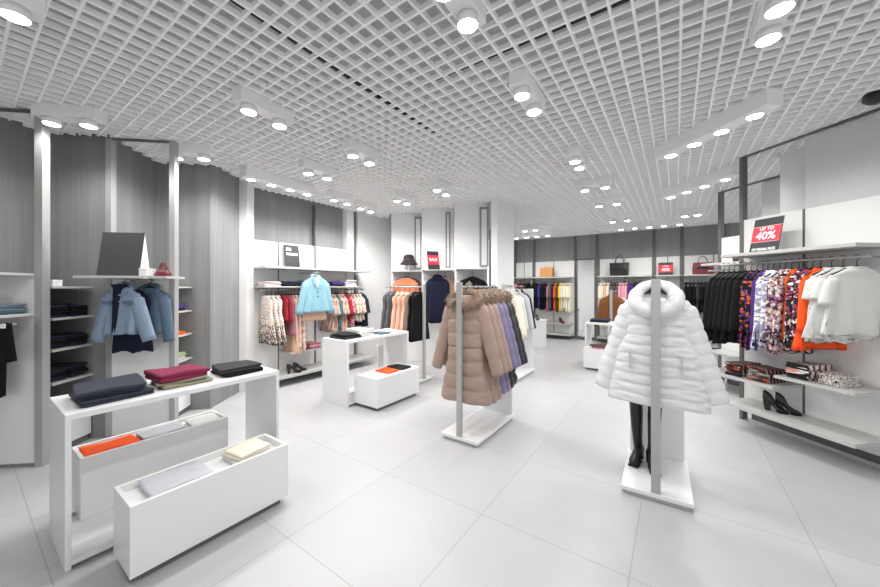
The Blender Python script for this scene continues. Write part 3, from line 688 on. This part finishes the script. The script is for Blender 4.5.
# W: white puffer coat
W1 = Vector((1.60, 2.13, 0)); RZW = TH + 2
rack(W1, RZW, 'white-based floor rack holding the white puffer coat and black boots', L=.64, W=.41, H=1.485, rail=1.46, panel=1.25)
p = loc2w(W1, RZW, (.16, .205))
wc = garment('puffer_coat', 'big white quilted puffer coat with padded collar on the floor rack', 'coat', (p.x, p.y, 1.46), RZW - 90, K['whitepuff'], L=.775, sw=.205, hw=.305, d=.10, sl=.625, sa=19.5, r0=.092, r1=.066,
             quilt=10, q=.065, waist=.255, rail=.065, bend=2, fold=0)
mb = MB(); pts = []; rs = []
for i in range(54):
    a = 2 * PI * i / 54; pts.append((.118 * math.cos(a) * (1 - .12 * math.sin(a)), -.045 + .05 * math.sin(a), .775 - .040 + .085 * math.sin(a)))
    rs.append((.044 + .016 * (1 - math.sin(a)) / 2) * (1 - .16 * (1 - abs(math.sin(4.5 * a + .7)) ** .45)))
h_ = MB(); h_.prism_y([(-.075, .755), (-.03, .80), (-.012, .825), (.012, .825), (.03, .80), (.075, .755), (.03, .77), (-.03, .77)], -.055, -.03); h_.build('hanger_yoke', M['black'], wc)
mb.tube(pts, rs, 14, True, ref=(0, .3, 1)); mb.build('padded_collar', K['whitepuff'], wc, True)
for s in (-1, 1):
    q = MB(); q.box(s * .15 - .004, s * .15 + .004, -.125, -.10, .24, .36); q.build('pocket_welt', K['greyc'], wc)
# boots in front of its end panel
def boot(P, rz, label, H=.62, lean=.0):
    t = thing('boot', label, 'boot', P, rz, 'tall black boots on the coat rack')
    mb = MB(); rings = []
    for z, r, y in ((.03, .036, .03), (.07, .038, .025), (.11, .036, .01), (.16, .037, 0), (.25, .043, 0), (.36, .05, .003), (.48, .053, .003), (H - .06, .058, 0), (H, .06, 0)):
        rings.append([(lean * z + r * math.cos(2 * PI * j / 16) * .9, y + r * 1.15 * math.sin(2 * PI * j / 16), z) for j in range(16)])
    mb.loft(rings); mb.build('shaft', K['leather'], t, True)
    mb = MB(); rings = []
    for y, w, h in ((-.17, .012, .02), (-.16, .028, .035), (-.12, .038, .045), (-.06, .036, .07), (0, .033, .10), (.045, .034, .11), (.062, .025, .10)):
        rings.append([(w * math.cos(2 * PI * j / 14), y, .012 + max(0, h * (.5 + .5 * math.sin(2 * PI * j / 14)))) for j in range(14)])
    mb.loft(rings); mb.build('foot', K['leather'], t, True)
    mb = MB(); mb.box(-.028, .028, .01, .062, 0, .03); mb.box(-.034, .034, -.165, -.04, 0, .014); mb.build('sole', M['black'], t); return t
p = loc2w(W1, RZW, (.47, .325)); boot((p.x, p.y, .059), RZW - 100, 'tall black boot on the white coat rack base, farther from the post', .66, -.04)
p = loc2w(W1, RZW, (.42, .235)); boot((p.x, p.y, .059), RZW - 80, 'tall black boot on the white coat rack base, nearest the post', .66, .05)
# C2: rack along A, post at its right-hand end
C2 = Vector((-.224 + .572 * .2, 5.06 + .82 * .2, 0)); RZ2 = TH + 90
rack(C2, RZ2, 'white-based floor rack with a black dress and peach tops behind the middle table', rail=1.43, panel=.5)
def c2(x, z=1.43): p = loc2w(C2, RZ2, (x, .20)); return (p.x, p.y, z)
for i, (mk, cn, kd, x, L) in enumerate([('black', 'black', 'dress', .10, .72), ('black', 'black', 'dress', .18, .72), ('peach', 'peach', 'top', .30, .62), ('peach', 'peach', 'top', .40, .60), ('peach', 'peach', 'top', .50, .6), ('greydark', 'dark grey', 'top', .62, .62), ('greydark', 'dark grey', 'top', .70, .62)]):
    garment('sleeveless_' + ('dress' if kd == 'dress' else 'blouse'), f'{cn} sleeveless {kd}, {ORD[i]} from the post of the rack below the hat', kd, c2(x), TH, K[mk], L=L, sw=.17, hw=.21, d=.04, group='clothes on the rack below the hat', collar='band')
# C4: cream coat rack behind the fur-collared coats
C4 = Vector((1.125, 5.03, 0))
rack(C4, TH, 'white-based floor rack with a long cream coat near the white pier')
for i, (mk, cn, x, L, sl) in enumerate([('cream', 'cream', .14, .78, .58), ('whitec', 'white', .26, .8, .5), ('greyc', 'pale grey', .50, .62, .5), ('charcoal', 'charcoal', .6, .6, .5)]):
    p = loc2w(C4, TH, (x, .2))
    garment('coat', f'{cn} coat, {ORD[i]} from the post of the rack by the white pier', 'coat', (p.x, p.y, 1.44), TH - 90, K[mk], L=L, sw=.2, hw=.23, d=.05, sl=sl, sa=12, r0=.065, r1=.05, group='coats on the rack by the white pier', collar='shirt')
# C5: camel jacket
C5 = Vector((3.72, 6.93, 0))
rack(C5, TH, 'white-based floor rack with a camel jacket behind the white puffer coat', H=1.37, rail=1.33, panel=1.2)
p = loc2w(C5, TH, (.12, .2))
garment('jacket', 'camel brown jacket hung on the rack behind the white puffer coat', 'jacket', (p.x, p.y, 1.33), TH - 90, K['camel'], L=.6, sw=.22, hw=.23, d=.06, sl=.55, sa=14, r0=.075, r1=.055, collar='shirt')

# ---------------------------------------------------------------- clothes on the wall units
# blouse rail
RB = [('black', 'plain black', -.03, .66), ('black', 'plain black', .025, .70), ('black', 'plain black', .08, .66), ('black', 'plain black', .135, .72), ('black', 'plain black', .19, .70), ('black', 'plain black', .245, .68),
      ('darkfloral', 'dark floral', .30, .70), ('darkfloral', 'dark floral', .35, .74), ('purple', 'purple', .395, .74), ('plaid', 'grey and white checked', .44, .74), ('plaid', 'grey and white checked', .49, .70),
      ('floral', 'lilac floral', .535, .72), ('floral', 'lilac floral', .585, .74), ('rust', 'orange', .64, .60), ('bwfloral', 'black and white floral', .69, .68), ('bwfloral', 'black and white floral', .735, .66),
      ('orange', 'bright orange', .79, .67), ('lace', 'white lace-hemmed', .86, .60), ('whitec', 'plain white', .93, .57), ('whitec', 'plain white', 1.01, .525)]
for i, (mk, cn, s, L) in enumerate(RB):
    p = rr(s, .20, 1.665); wide = 1.0
    if mk == 'black': kw = dict(sw=.185, hw=.25, sl=.50, sa=7, r0=.045, r1=.05)
    elif i >= 17: kw = dict(sw=.205, hw=.24, sl=.15 if i < 19 else .19, sa=13, r0=.05, r1=.055)
    elif mk == 'rust': kw = dict(sw=.15, hw=.16)
    elif mk == 'orange': kw = dict(sw=.19, hw=.25, sl=.42, sa=5, r0=.045, r1=.045)
    else: kw = dict(sw=.17, hw=.215, sl=.48, sa=4, r0=.04, r1=.038)
    garment('blouse', f'{cn} blouse, {ORD[i]} from the far end of the wall rail', 'blouse', p, 10, K[mk], L=L, d=.034, group='blouses on the side wall rail', collar='band', k=4.0, fold=.6, hem=.014, tilt=(-5, -10, -17)[i - 17] if i > 16 else 0, **kw)
# sign on the blouse unit
def sign(label, P, rz, w, h, lean, bands, name='sale_sign', th=.008):
    """bands: (z0,z1,material) as parts on the board"""
    t = thing(name, label, 'sign', P, rz); a = math.atan2(lean, h)
    rot = Matrix.Rotation(-a, 4, 'X')
    q = MB(); q.box(-w / 2, w / 2, 0, th, .0, h, rot); q.build('board', K['signblack'], t)
    for (z0, z1, m, nm) in bands:
        q = MB(); q.box(-w / 2 + .001, w / 2 - .001, -.0015, 0.0, z0 * h, z1 * h, rot); q.build(nm, m, t)
    return t, rot
FACE = Matrix.Rotation(R(90), 4, 'X')
def letters(t, rot, s, size, x, z, m, xs=1.0): text(s, size, m, t, rot @ Matrix.Translation((x, -.002, z)) @ FACE, xs=xs)
p = rr(.40, .27, 1.766)
sg, rot = sign('red and black leaning sign reading up to 40% above the blouses', p, RZR, .245, .335, .08, [(.30, .76, K['signred'], 'red_band'), (.295, .305, K['signwhite'], 'line'), (.755, .765, K['signwhite'], 'line')])
letters(sg, rot, 'UP TO', .042, 0, .335 * .68, K['signwhite'])
letters(sg, rot, '40%', .105, 0, .335 * .47, K['signwhite'], .95)
letters(sg, rot, 'OFF ORIGINAL PRICES', .036, 0, .335 * .075, K['signwhite'], .56)
# folded knits on the blouse unit
for (s, z, mk, cn, w, dd, wh) in ((.17, .526, 'zigdark', 'dark zigzag', .17, .28, 'beneath the black blouses'), (.37, .526, 'zigdark', 'black zigzag', .2, .24, 'on the lower wall shelf below the floral blouses'),
                              (.70, .636, 'zigpale', 'pale zigzag', .17, .26, 'on the lower wall shelf below the orange blouse'), (.90, .636, 'speck', 'speckled', .16, .22, 'on the lower wall shelf below the white blouses')):
    p = rr(s, .19, z); n = 3 if mk != 'speck' else 2
    pile(wh, 'jumper', p, 10, dd * 1.0, w, (.042,) * n, ((K[mk], cn),) * n, 'folded knits on the side wall unit')
def shoe(P, rz, label, group, h=.085, L=.22, m=None, ankle=.0, wide=1.0):
    t = thing('heeled_shoe', label, 'shoe', P, rz, group); m = m or K['leather']
    mb = MB(); rings = []
    for i in range(13):
        u = i / 12; y = -u * L; s_ = min(1, max(0, (u - .08) / .6)); zs = h * (1 - s_ * s_ * (3 - 2 * s_)) + .008
        w = interp([(0, .022), (.1, .028), (.4, .026), (.72, .042), (.92, .03), (1, .006)], u) * wide; ht = interp([(0, .05 + ankle), (.3, .055 + ankle * .8), (.55, .05), (.75, .035), (1, .012)], u)
        rings.append([(w * math.cos(2 * PI * j / 14), y, zs + ht * (.5 + .5 * math.sin(2 * PI * j / 14))) for j in range(14)])
    mb.loft(rings); mb.build('upper', m, t, True)
    mb = MB(); mb.loft([[(x * .012 * wide ** 2, -.03 + y * .012 * wide ** 2, 0) for x, y in ((-1, -1), (1, -1), (1, 1), (-1, 1))], [(x * .022, -.028 + y * .028, h + .012) for x, y in ((-1, -1), (1, -1), (1, 1), (-1, 1))]]); mb.build('heel', m, t)
    mb = MB(); rings = []
    for i in range(9):
        u = .55 + .45 * i / 8; w = interp([(0, .022), (.4, .026), (.72, .043), (.92, .031), (1, .007)], u) * wide; s_ = min(1, max(0, (u - .08) / .6)); zs = h * (1 - s_ * s_ * (3 - 2 * s_))
        rings.append([(-w, -u * L, zs), (w, -u * L, zs), (w, -u * L, zs + .009), (-w, -u * L, zs + .009)])
    mb.loft(rings); mb.build('sole', M['black'], t); return t
p = rr(.37, .22, .256); shoe(p, 34, 'black heeled shoe on the bottom wall shelf, nearest the post', 'black heels on the side wall unit', h=.07, L=.175, ankle=.055, wide=1.2)
p = rr(.435, .17, .256); shoe(p, 44, 'black heeled shoe on the bottom wall shelf, nearer the slot strip', 'black heels on the side wall unit', h=.07, L=.175, ankle=.055, wide=1.2)

# leopard unit
MR = [('leopard', 'leopard print', .13, .68), ('leopard', 'leopard print', .20, .70), ('leopard', 'leopard print', .27, .70), ('red', 'dark red', .36, .36), ('red', 'dark red', .415, .4), ('mauve', 'mauve', .46, .6),
      ('peach', 'peach', .51, .88), ('tunic', 'peach printed', .56, .82), ('tunic', 'peach printed', .62, .86),
      ('peachstripe', 'peach striped', 1.16, .62), ('peachstripe', 'peach striped', 1.24, .64), ('teal', 'teal', 1.30, .58), ('peachstripe', 'peach striped', 1.36, .66), ('peachstripe', 'peach striped', 1.43, .64),
      ('red', 'dark red', 1.52, .42), ('check', 'rose checked', 1.58, .58), ('bwstripe', 'black and cream striped', 1.67, .48), ('bwstripe', 'black and cream striped', 1.75, .5), ('bwstripe', 'black and cream striped', 1.82, .48), ('denimdark', 'dark blue', 1.90, .6)]
for i, (mk, cn, t_, L) in enumerate(MR):
    p = wl(t_, .20, 1.385)
    garment('blouse', f'{cn} top, {ORD[i]} along the rail of the leopard unit', 'top', p, TH - 90, K[mk], L=L, sw=.16, hw=.265 if mk == 'leopard' else .17, d=.032, sl=.25 if i > 8 else 0, sa=12, r0=.055, r1=.06, group='tops on the rail of the leopard unit', rail=.075, k=4, fold=.4, hem=.01)
p = wl(.77, .44, 1.655)
jk = garment('jacket', 'aqua blue blazer hung facing out on the leopard unit', 'jacket', p, TH - 6, K['aqua'], L=.54, sw=.205, hw=.22, d=.06, sl=.46, sa=15, r0=.07, r1=.055, collar='shirt', waist=.19, rail=.07)
for s in (-1, 1):
    q = MB(); q.loft([[(s * .012, -.062, .36), (s * .075, -.058, .46), (s * .06, -.05, .535), (s * .03, -.05, .52)], [(s * .012, -.07, .36), (s * .08, -.066, .46), (s * .062, -.058, .54), (s * .028, -.058, .525)]]); q.build('lapel', K['aqua'], jk)
q = MB(); q.prism_y([(-.045, .545), (.045, .545), (.0, .35)], -.062, -.04); q.build('inner_front', K['greyc'], jk)
for z in (.31, .24):
    q = MB(); q.prism_y([(.011 * math.cos(i * PI / 5), z + .011 * math.sin(i * PI / 5)) for i in range(10)], -.068, -.05); q.build('button', K['teal'], jk)
p = wl(.79, .37, 1.60); garment('blouse', 'peach top beneath the aqua blazer', 'top', p, TH - 6, K['peach'], L=.62, sw=.17, hw=.19, d=.03, rail=.07)
q = MB(); q.tube([(0, 0, 0), (0, -.5, 0)], .007, 8); o = q.build('garment_hook', M['alu'], None, True, loc=wl(.77, -.0, 1.655 - .005), rz=TH); tag(o, 'short metal hook carrying the aqua blazer', 'hook')
for (t_, mats_, hs, wh) in ((.17, (('palepink', 'pale pink'), ('palepink', 'pale pink'), ('whitec', 'white')), (.022, .022, .02), 'above the leopard tops'), (.42, (('black', 'black'), ('navy', 'navy')), (.03, .04), 'above the dark red tops'),
                        (.80, (('teal', 'teal'), ('teal', 'teal'), ('aqua', 'aqua')), (.035, .03, .03), 'behind the aqua blazer'), (1.30, (('navy', 'navy'), ('purple', 'purple')), (.035, .04), 'above the peach striped tops'),
                        (1.57, (('whitec', 'white'), ('greyc', 'pale grey'), ('whitec', 'bright white')), (.035, .035, .035), 'above the rose checked top')):
    p = wl(t_, .19, 1.441); pile(wh, 'jumper', p, TH, .23, .28, hs, tuple((K[a], b) for a, b in mats_), 'folded jumpers on the leopard unit')
p = wl(.86, .18, .456); pile('on the low shelf under the aqua blazer', 'shirt', p, TH, .2, .26, (.03, .03, .025), ((K['mauve'], 'mauve'), (K['pink'], 'pink'), (K['mauve'], 'dark mauve')), 'folded shirts on the low shelf')
p = wl(.62, .18, .456); pile('on the low shelf beside pink shirts', 'shirt', p, TH, .18, .26, (.03, .03), ((K['black'], 'black'), (K['charcoal'], 'charcoal')), 'folded shirts on the low shelf')
p = wl(.36, .33, .156); shoe(p, TH + 80, 'black high-heeled shoe under the peach tunic, nearest the leopard tops', 'black heels under the leopard tops', .09)
p = wl(.48, .30, .156); shoe(p, TH + 88, 'black high-heeled shoe under the peach tunic, farther from leopard tops', 'black heels under the leopard tops', .09)
p = wl(.60, .10, 1.726)
sg, rot = sign('dark grey leaning sign with white lines above the aqua blazer', p, TH, .25, .36, .05, [], th=.008)
for (a, b, z0, z1) in ((-.09, -.01, .27, .315), (-.09, .095, .20, .235)):
    q = MB(); q.box(a, b, -.002, -.0, z0, z1, rot); q.build('text_line', K['signwhite'], sg)

# trousers on the front left panel
TP = loc2w((-3.19, 2.70, 0), 7, (-.165, -.155)); tr = thing('hanging_trousers', 'black trousers folded over a hanger below the shelf of washed jeans', 'trousers', (TP.x, TP.y, .60), 7)
q = MB()
for (x, y, zt_, zb_, w0, w1) in ((0, -.022, .56, .27, .145, .155), (-.03, .022, .56, .0, .10, .075)):
    rings = []
    for i in range(12):
        v = i / 11; z = zt_ + (zb_ - zt_) * v; w = w0 + (w1 - w0) * v
        rings.append([(a + x, b, c) for a, b, c in ring_pts(w, .018, z, 20, .7, y, .35 * v, 2.5, 1.0, .012 * v)])
    q.loft(rings)
q.build('trouser_leg', K['black'], tr, True)
q = MB(); q.tube([(-.15, 0, .55), (.15, 0, .55)], .006, 8); q.tube([(0, 0, .55), (0, 0, .60)], .004, 6); q.build('hanger', M['alu'], tr, True)
q = MB(); q.box(.08, .125, -.046, -.042, .525, .56); q.build('price_tag', K['signwhite'], tr)
bx2 = thing('carton', 'small white carton on top of the jeans shelves', 'box', loc2w(NS1, 94, (.05, -.36, 1.436)), 94)
q = MB(); q.box(-.04, .04, -.05, .05, 0, .045); q.build('carton_body', M['white'], bx2, bevel=.002); q = MB(); q.box(-.042, .042, -.052, .052, .045, .055); q.build('carton_lid', M['white'], bx2, bevel=.002)
# denim jackets
DJ = Vector((-3.125, 3.20, 0))
p = loc2w(DJ, 7, (.265, -.20, 1.46))
dj = garment('denim_jacket', 'pale blue denim jacket with open collar on the white panel, in front', 'jacket', (p.x, p.y, 1.50), 4, K['denim'], L=.42, sw=.155, hw=.14, d=.05, sl=.385, sa=18, r0=.068, r1=.055, collar='shirt', rail=.07, group='denim jackets')
for z in (.35, .29, .22, .15, .08):
    q = MB(); q.prism_y([(.02 + .007 * math.cos(i * PI / 5), z + .007 * math.sin(i * PI / 5)) for i in range(10)], -.064, -.05); q.build('button', M['alu'], dj)
for s in (-1, 1):
    q = MB(); q.box(s * .09 - .04, s * .09 + .04, -.062, -.05, .27, .30); q.build('pocket_flap', K['denim2'], dj)
q = MB(); q.loft([[(-.045, -.066, .02), (-.015, -.066, .02), (.015, -.056, .43), (-.04, -.056, .43)], [(-.045, -.05, .02), (-.015, -.05, .02), (.015, -.04, .43), (-.04, -.04, .43)]]); q.build('inner_lining', K['navy'], dj)
q = MB(); q.prism_y([(-.055, .445), (.055, .445), (-.005, .34)], -.06, -.03); q.build('neck_lining', K['navy'], dj)
p = loc2w(DJ, 7, (.28, -.115, 1.46)); garment('shirt', 'navy shirt hanging out below the pale denim jacket', 'shirt', (p.x, p.y, 1.47), 4, K['navy'], L=.56, sw=.16, hw=.17, d=.03, rail=.07, hem=.02)
p = loc2w(DJ, 7, (.385, -.06, 1.46)); garment('denim_jacket', 'washed blue denim jacket half hidden behind the front one', 'jacket', (p.x, p.y, 1.49), 9, K['denim2'], L=.42, sw=.16, hw=.15, d=.035, sl=.40, sa=7, r0=.055, r1=.045, collar='shirt', rail=.07, group='denim jackets')
for x_, d_, z_, wh in ((.265, .26, 1.502, 'front pale'), (.385, .10, 1.492, 'half hidden')):
    q = MB(); q.tube([(x_, -d_, z_), (x_, 0, z_)], .006, 8); o = q.build('garment_hook', M['alu'], None, True, loc=DJ, rz=7); tag(o, f'metal hook on the white panel carrying the {wh} denim jacket', 'hook')
# tent card, box and red strappy bag on the denim shelf
p = loc2w(DJ, 7, (.295, -.30, 1.528))
tc_ = thing('tent_sign', 'blank dark grey tent sign standing on the denim shelf', 'sign', p, 7)
W_, H_ = .335, .385
q = MB(); q.prism_x([(0, 0), (.006, 0), (.072, H_), (.066, H_)], -W_ / 2, W_ / 2); q.build('front_face', K['graphite'], tc_)
q = MB(); q.prism_x([(.134, 0), (.14, 0), (.078, H_), (.072, H_)], -W_ / 2, W_ / 2); q.build('back_face', K['graphite'], tc_)
q = MB(); q.prism_x([(.004, 0), (.136, 0), (.07, H_ - .008)], W_ / 2 - .006, W_ / 2 + .001); q.build('side_cheek', K['signwhite'], tc_)
p = loc2w(DJ, 7, (.497, -.25, 1.528)); bx_ = thing('carton', 'small white carton beside the tent sign', 'box', p, 7)
q = MB(); q.box(-.03, .03, -.06, .06, 0, .055); q.build('carton_body', M['white'], bx_, bevel=.003); q = MB(); q.box(-.032, .032, -.062, .062, .055, .066); q.build('carton_lid', M['white'], bx_, bevel=.002)
def strap_arc(mb, x0, x1, y, z, h, r=.005, n=12): mb.tube([(x0 + (x1 - x0) * (1 - math.cos(PI * i / n)) / 2, y, z + h * math.sin(PI * i / n)) for i in range(n + 1)], r, 6)
def bag(P, rz, w, h, d, m, label, hh=.12, trim=None, taper=.85):
    t = thing('handbag', label, 'handbag', P, rz)
    q = MB(); q.loft([[(-w / 2 * .95, -d / 2, 0), (w / 2 * .95, -d / 2, 0), (w / 2 * .95, d / 2, 0), (-w / 2 * .95, d / 2, 0)], [(-w / 2, -d * .42, h * .5), (w / 2, -d * .42, h * .5), (w / 2, d * .42, h * .5), (-w / 2, d * .42, h * .5)],
                       [(-w / 2 * taper, -d * .2, h), (w / 2 * taper, -d * .2, h), (w / 2 * taper, d * .2, h), (-w / 2 * taper, d * .2, h)]]); q.build('bag_body', m, t, bevel=.006)
    for y in (-d * .18, d * .18):
        q = MB(); strap_arc(q, -w * .22, w * .22, y, h - .01, hh, .006); q.build('handle', trim or m, t, True)
    q = MB(); q.box(-w * .3, w * .3, -d * .46, -d * .40, h * .45, h * .62); q.build('front_flap', trim or m, t); return t
p = loc2w(DJ, 7, (.585, -.185, 1.528)); bag(p, 10, .10, .06, .08, K['redleather'], 'small dark red strappy handbag beside the white carton', .07)

# ---- back wall clothes and bags
def row(x0, dx, items, where, L=.74, sl=.3):
    for i, (mk, cn) in enumerate(items):
        rnd = random.Random(i * 7 + int(x0 * 100))
        p = bb(x0 + dx * i, .20, 1.62)
        garment('blouse', f'{cn} top, {ORD[i]} on the back wall rail {where}', 'top', p, TH, K[mk], L=L * rnd.uniform(.9, 1.08), sw=.18, hw=.20, d=.03, sl=sl, sa=8, r0=.05, r1=.045, group='tops on the back wall rail ' + where, simple=True, fold=.4, hem=.012)
row(.07, .062, [('red', 'dark red'), ('pink', 'pink'), ('red', 'dark red'), ('black', 'black'), ('red', 'dark red'), ('black', 'black'), ('charcoal', 'charcoal'), ('black', 'black')], 'beside the white pier', .6)
row(.66, .064, [('black', 'black'), ('black', 'black'), ('black', 'black'), ('blue', 'royal blue'), ('black', 'black'), ('black', 'black'), ('black', 'black'), ('mauve', 'mauve'), ('greydark', 'grey'), ('navy', 'navy'), ('rust', 'orange'), ('brownc', 'brown'), ('yellow', 'yellow'), ('whitec', 'white'), ('cream', 'cream'), ('cream', 'cream'), ('cream', 'cream')], 'below the tan handbag')
row(2.42, .066, [('cream', 'cream'), ('cream', 'cream'), ('peach', 'peach'), ('cream', 'cream'), ('greydark', 'grey'), ('brownc', 'brown'), ('greydark', 'dark grey'), ('pink', 'pink'), ('pink', 'pink'), ('pink', 'pink'), ('purple', 'purple'), ('purple', 'purple'), ('navy', 'navy'), ('black', 'black'), ('black', 'black'), ('greyc', 'pale grey')], 'below the black handbag', .8)
row(4.22, .07, [('black', 'black'), ('black', 'black'), ('black', 'black'), ('charcoal', 'charcoal'), ('black', 'black'), ('black', 'black'), ('black', 'black'), ('black', 'black'), ('charcoal', 'charcoal'), ('black', 'black')], 'below the maroon handbag', .72)
bag(bb(1.03, .2, 1.711), TH - 96, .36, .27, .14, K['tan'], 'tan brown box handbag standing on the back wall shelf', .03, taper=1.0)
bag(bb(2.86, .2, 1.711), TH - 92, .42, .33, .16, K['leather'], 'black handbag with tall handles on the back wall shelf', .19, taper=1.05)
bag(bb(4.52, .2, 1.711), TH - 90, .38, .27, .14, K['redleather'], 'maroon handbag with thin black handles on the back wall shelf', .15, trim=K['leather'], taper=.9)
sg, rot = sign('small red and black sale sign on the back wall shelf', bb(3.83, .2, 1.711), TH - 90, .29, .30, .03, [(.22, .80, K['signred'], 'red_band')])
letters(sg, rot, 'UP TO', .04, 0, .30 * .69, K['signwhite']); letters(sg, rot, '40%', .10, 0, .30 * .42, K['signwhite'])
p = bb(1.38, .18, .44); shoe(p, TH - 40, 'dark red heeled shoe on the low shelf under cream tops', None, .09, m=K['redleather'])
shoe((2.30, 8.08, .651), TH - 60, 'black heeled shoe standing on the white pedestal', None, .08)
# brown pot on the second side unit
p = r2(.42, .24, 1.766); pt = MB(); pt.lathe([(.03, 0), (.036, .06), (.04, .062), (.04, .075), (.034, .075), (.03, .05)], 18)
o = pt.build('flower_pot', mat('brown_pot', rgb(96, 70, 64), .7), None, True, loc=p); tag(o, 'small brown pot on the shelf behind the forty percent sign', 'pot')

# ---- saw-tooth pier niches: shelf, hook arm, clothes
def niche(x0, x1, y, label, z=1.735):
    t = thing('niche_shelf', label, 'shelf', ((x0 + x1) / 2, y, z - .02), 0, 'shelves on the white piers'); w = (x1 - x0) / 2
    q = MB(); q.box(-w, w, -.36, -.001, 0, .010); q.build('shelf_board', M['panel'], t, bevel=.002)
    q = MB(); q.box(-w + .02, w - .02, -.02, -.001, -.14, 0); q.build('shelf_rail', M['greypanel'], t)
    q = MB(); q.tube([(0, -.001, -.055), (0, -.26, -.055)], .007, 8); q.build('hook_arm', M['alu'], t, True)
    return t
niche(-.93, -.345, 6.53, 'shelf on the white pier carrying the bucket hat'); niche(-.325, .235, 6.11, 'shelf on the white pier carrying the sale sign'); niche(.26, .79, 5.74, 'shelf on the white pier above the black sweatshirt')
garment('jumper', 'apricot jumper hung facing out below the bucket hat', 'jumper', (-.64, 6.30, 1.675), 0, K['apricot'], L=.55, sw=.21, hw=.21, d=.05, sl=.5, sa=12, r0=.07, r1=.05, collar='band', cm=K['black'], rail=.07)
garment('jacket', 'dark brown jacket behind the apricot jumper below the hat', 'jacket', (-.60, 6.42, 1.675), -4, K['brownc'], L=.55, sw=.23, hw=.22, d=.04, sl=.5, sa=12, r0=.06, r1=.05, rail=.07)
garment('dress', 'long navy dress hung facing out below the sale sign', 'dress', (-.045, 5.90, 1.675), 0, K['navy'], L=.80, sw=.19, hw=.2, d=.05, sl=.62, sa=5, r0=.06, r1=.045, collar='shirt', rail=.07)
garment('blouse', 'peach top beside the navy dress below the sale sign', 'top', (.09, 6.03, 1.675), 0, K['peach'], L=.62, sw=.15, hw=.17, d=.03, sl=.3, sa=6, r0=.05, r1=.045, rail=.07)
swt = garment('sweatshirt', 'black sweatshirt with a pale motif on the white pier', 'sweatshirt', (.53, 5.53, 1.66), 0, K['black'], L=.55, sw=.225, hw=.22, d=.06, sl=.5, sa=14, r0=.075, r1=.05, collar='band', rail=.075)
q = MB(); q.prism_y([(-.13, .43), (-.05, .50), (-.01, .44), (.02, .30), (.0, .15), (-.07, .12), (-.05, .28), (-.09, .36)], -.066, -.05); q.build('pale_motif', K['olive'], swt)
ht = thing('bucket_hat', 'dark bucket hat on a thin stand over the apricot jumper', 'hat', (-.585, 6.36, 1.85), 0)
q = MB(); q.lathe([(.175, 0), (.172, .006), (.105, .075), (.098, .15), (.075, .18), (.03, .19)], 28); q.build('hat_crown', K['felt'], ht, True)
q = MB(); q.lathe([(.112, .065), (.116, .07), (.110, .10), (.106, .10)], 28); q.build('hat_band', K['leather'], ht, True)
hs_ = thing('hat_stand', 'thin white stand under the bucket hat', 'hat stand', (-.585, 6.36, 1.73), 0)
q = MB(); q.lathe([(.05, 0), (.05, .006), (.008, .01), (.006, .12), (.05, .14), (.06, .19)], 16); q.build('stand_stem', M['lampbody'], hs_, True)
sg, rot = sign('red and grey sale sign on the white pier above the navy dress', (-.10, 5.86, 1.73), 22, .215, .335, .085, [(.28, .78, K['signred'], 'red_band')])
letters(sg, rot, 'SALE', .075, 0, .335 * .54, K['signwhite'], .95)

# ================================================================ CAMERA, WORLD, VIEW
cam = bpy.data.cameras.new('camera'); co = bpy.data.objects.new('camera', cam); C.objects.link(co)
cam.sensor_width = 36; cam.lens = 338.7 / 880 * 36; cam.shift_y = -6.5 / 880; cam.clip_start = .02
co.location = (0, 0, 1.43); co.rotation_euler = (R(90), 0, 0)
sc = bpy.context.scene; sc.camera = co
w = bpy.data.worlds.new('shop_ambient'); sc.world = w; w.use_nodes = True
bg = w.node_tree.nodes['Background']; bg.inputs[0].default_value = (0.96, 0.98, 1.0, 1); bg.inputs[1].default_value = 1.25
sc.view_settings.view_transform = 'Standard'; sc.view_settings.look = 'None'; sc.view_settings.gamma = 1; sc.view_settings.exposure = 0.1
sc.view_settings.use_curve_mapping = False
try:
    sc.cycles.use_denoising = True; sc.cycles.max_bounces = 10; sc.cycles.diffuse_bounces = 7; sc.cycles.sample_clamp_indirect = 6
except Exception: pass
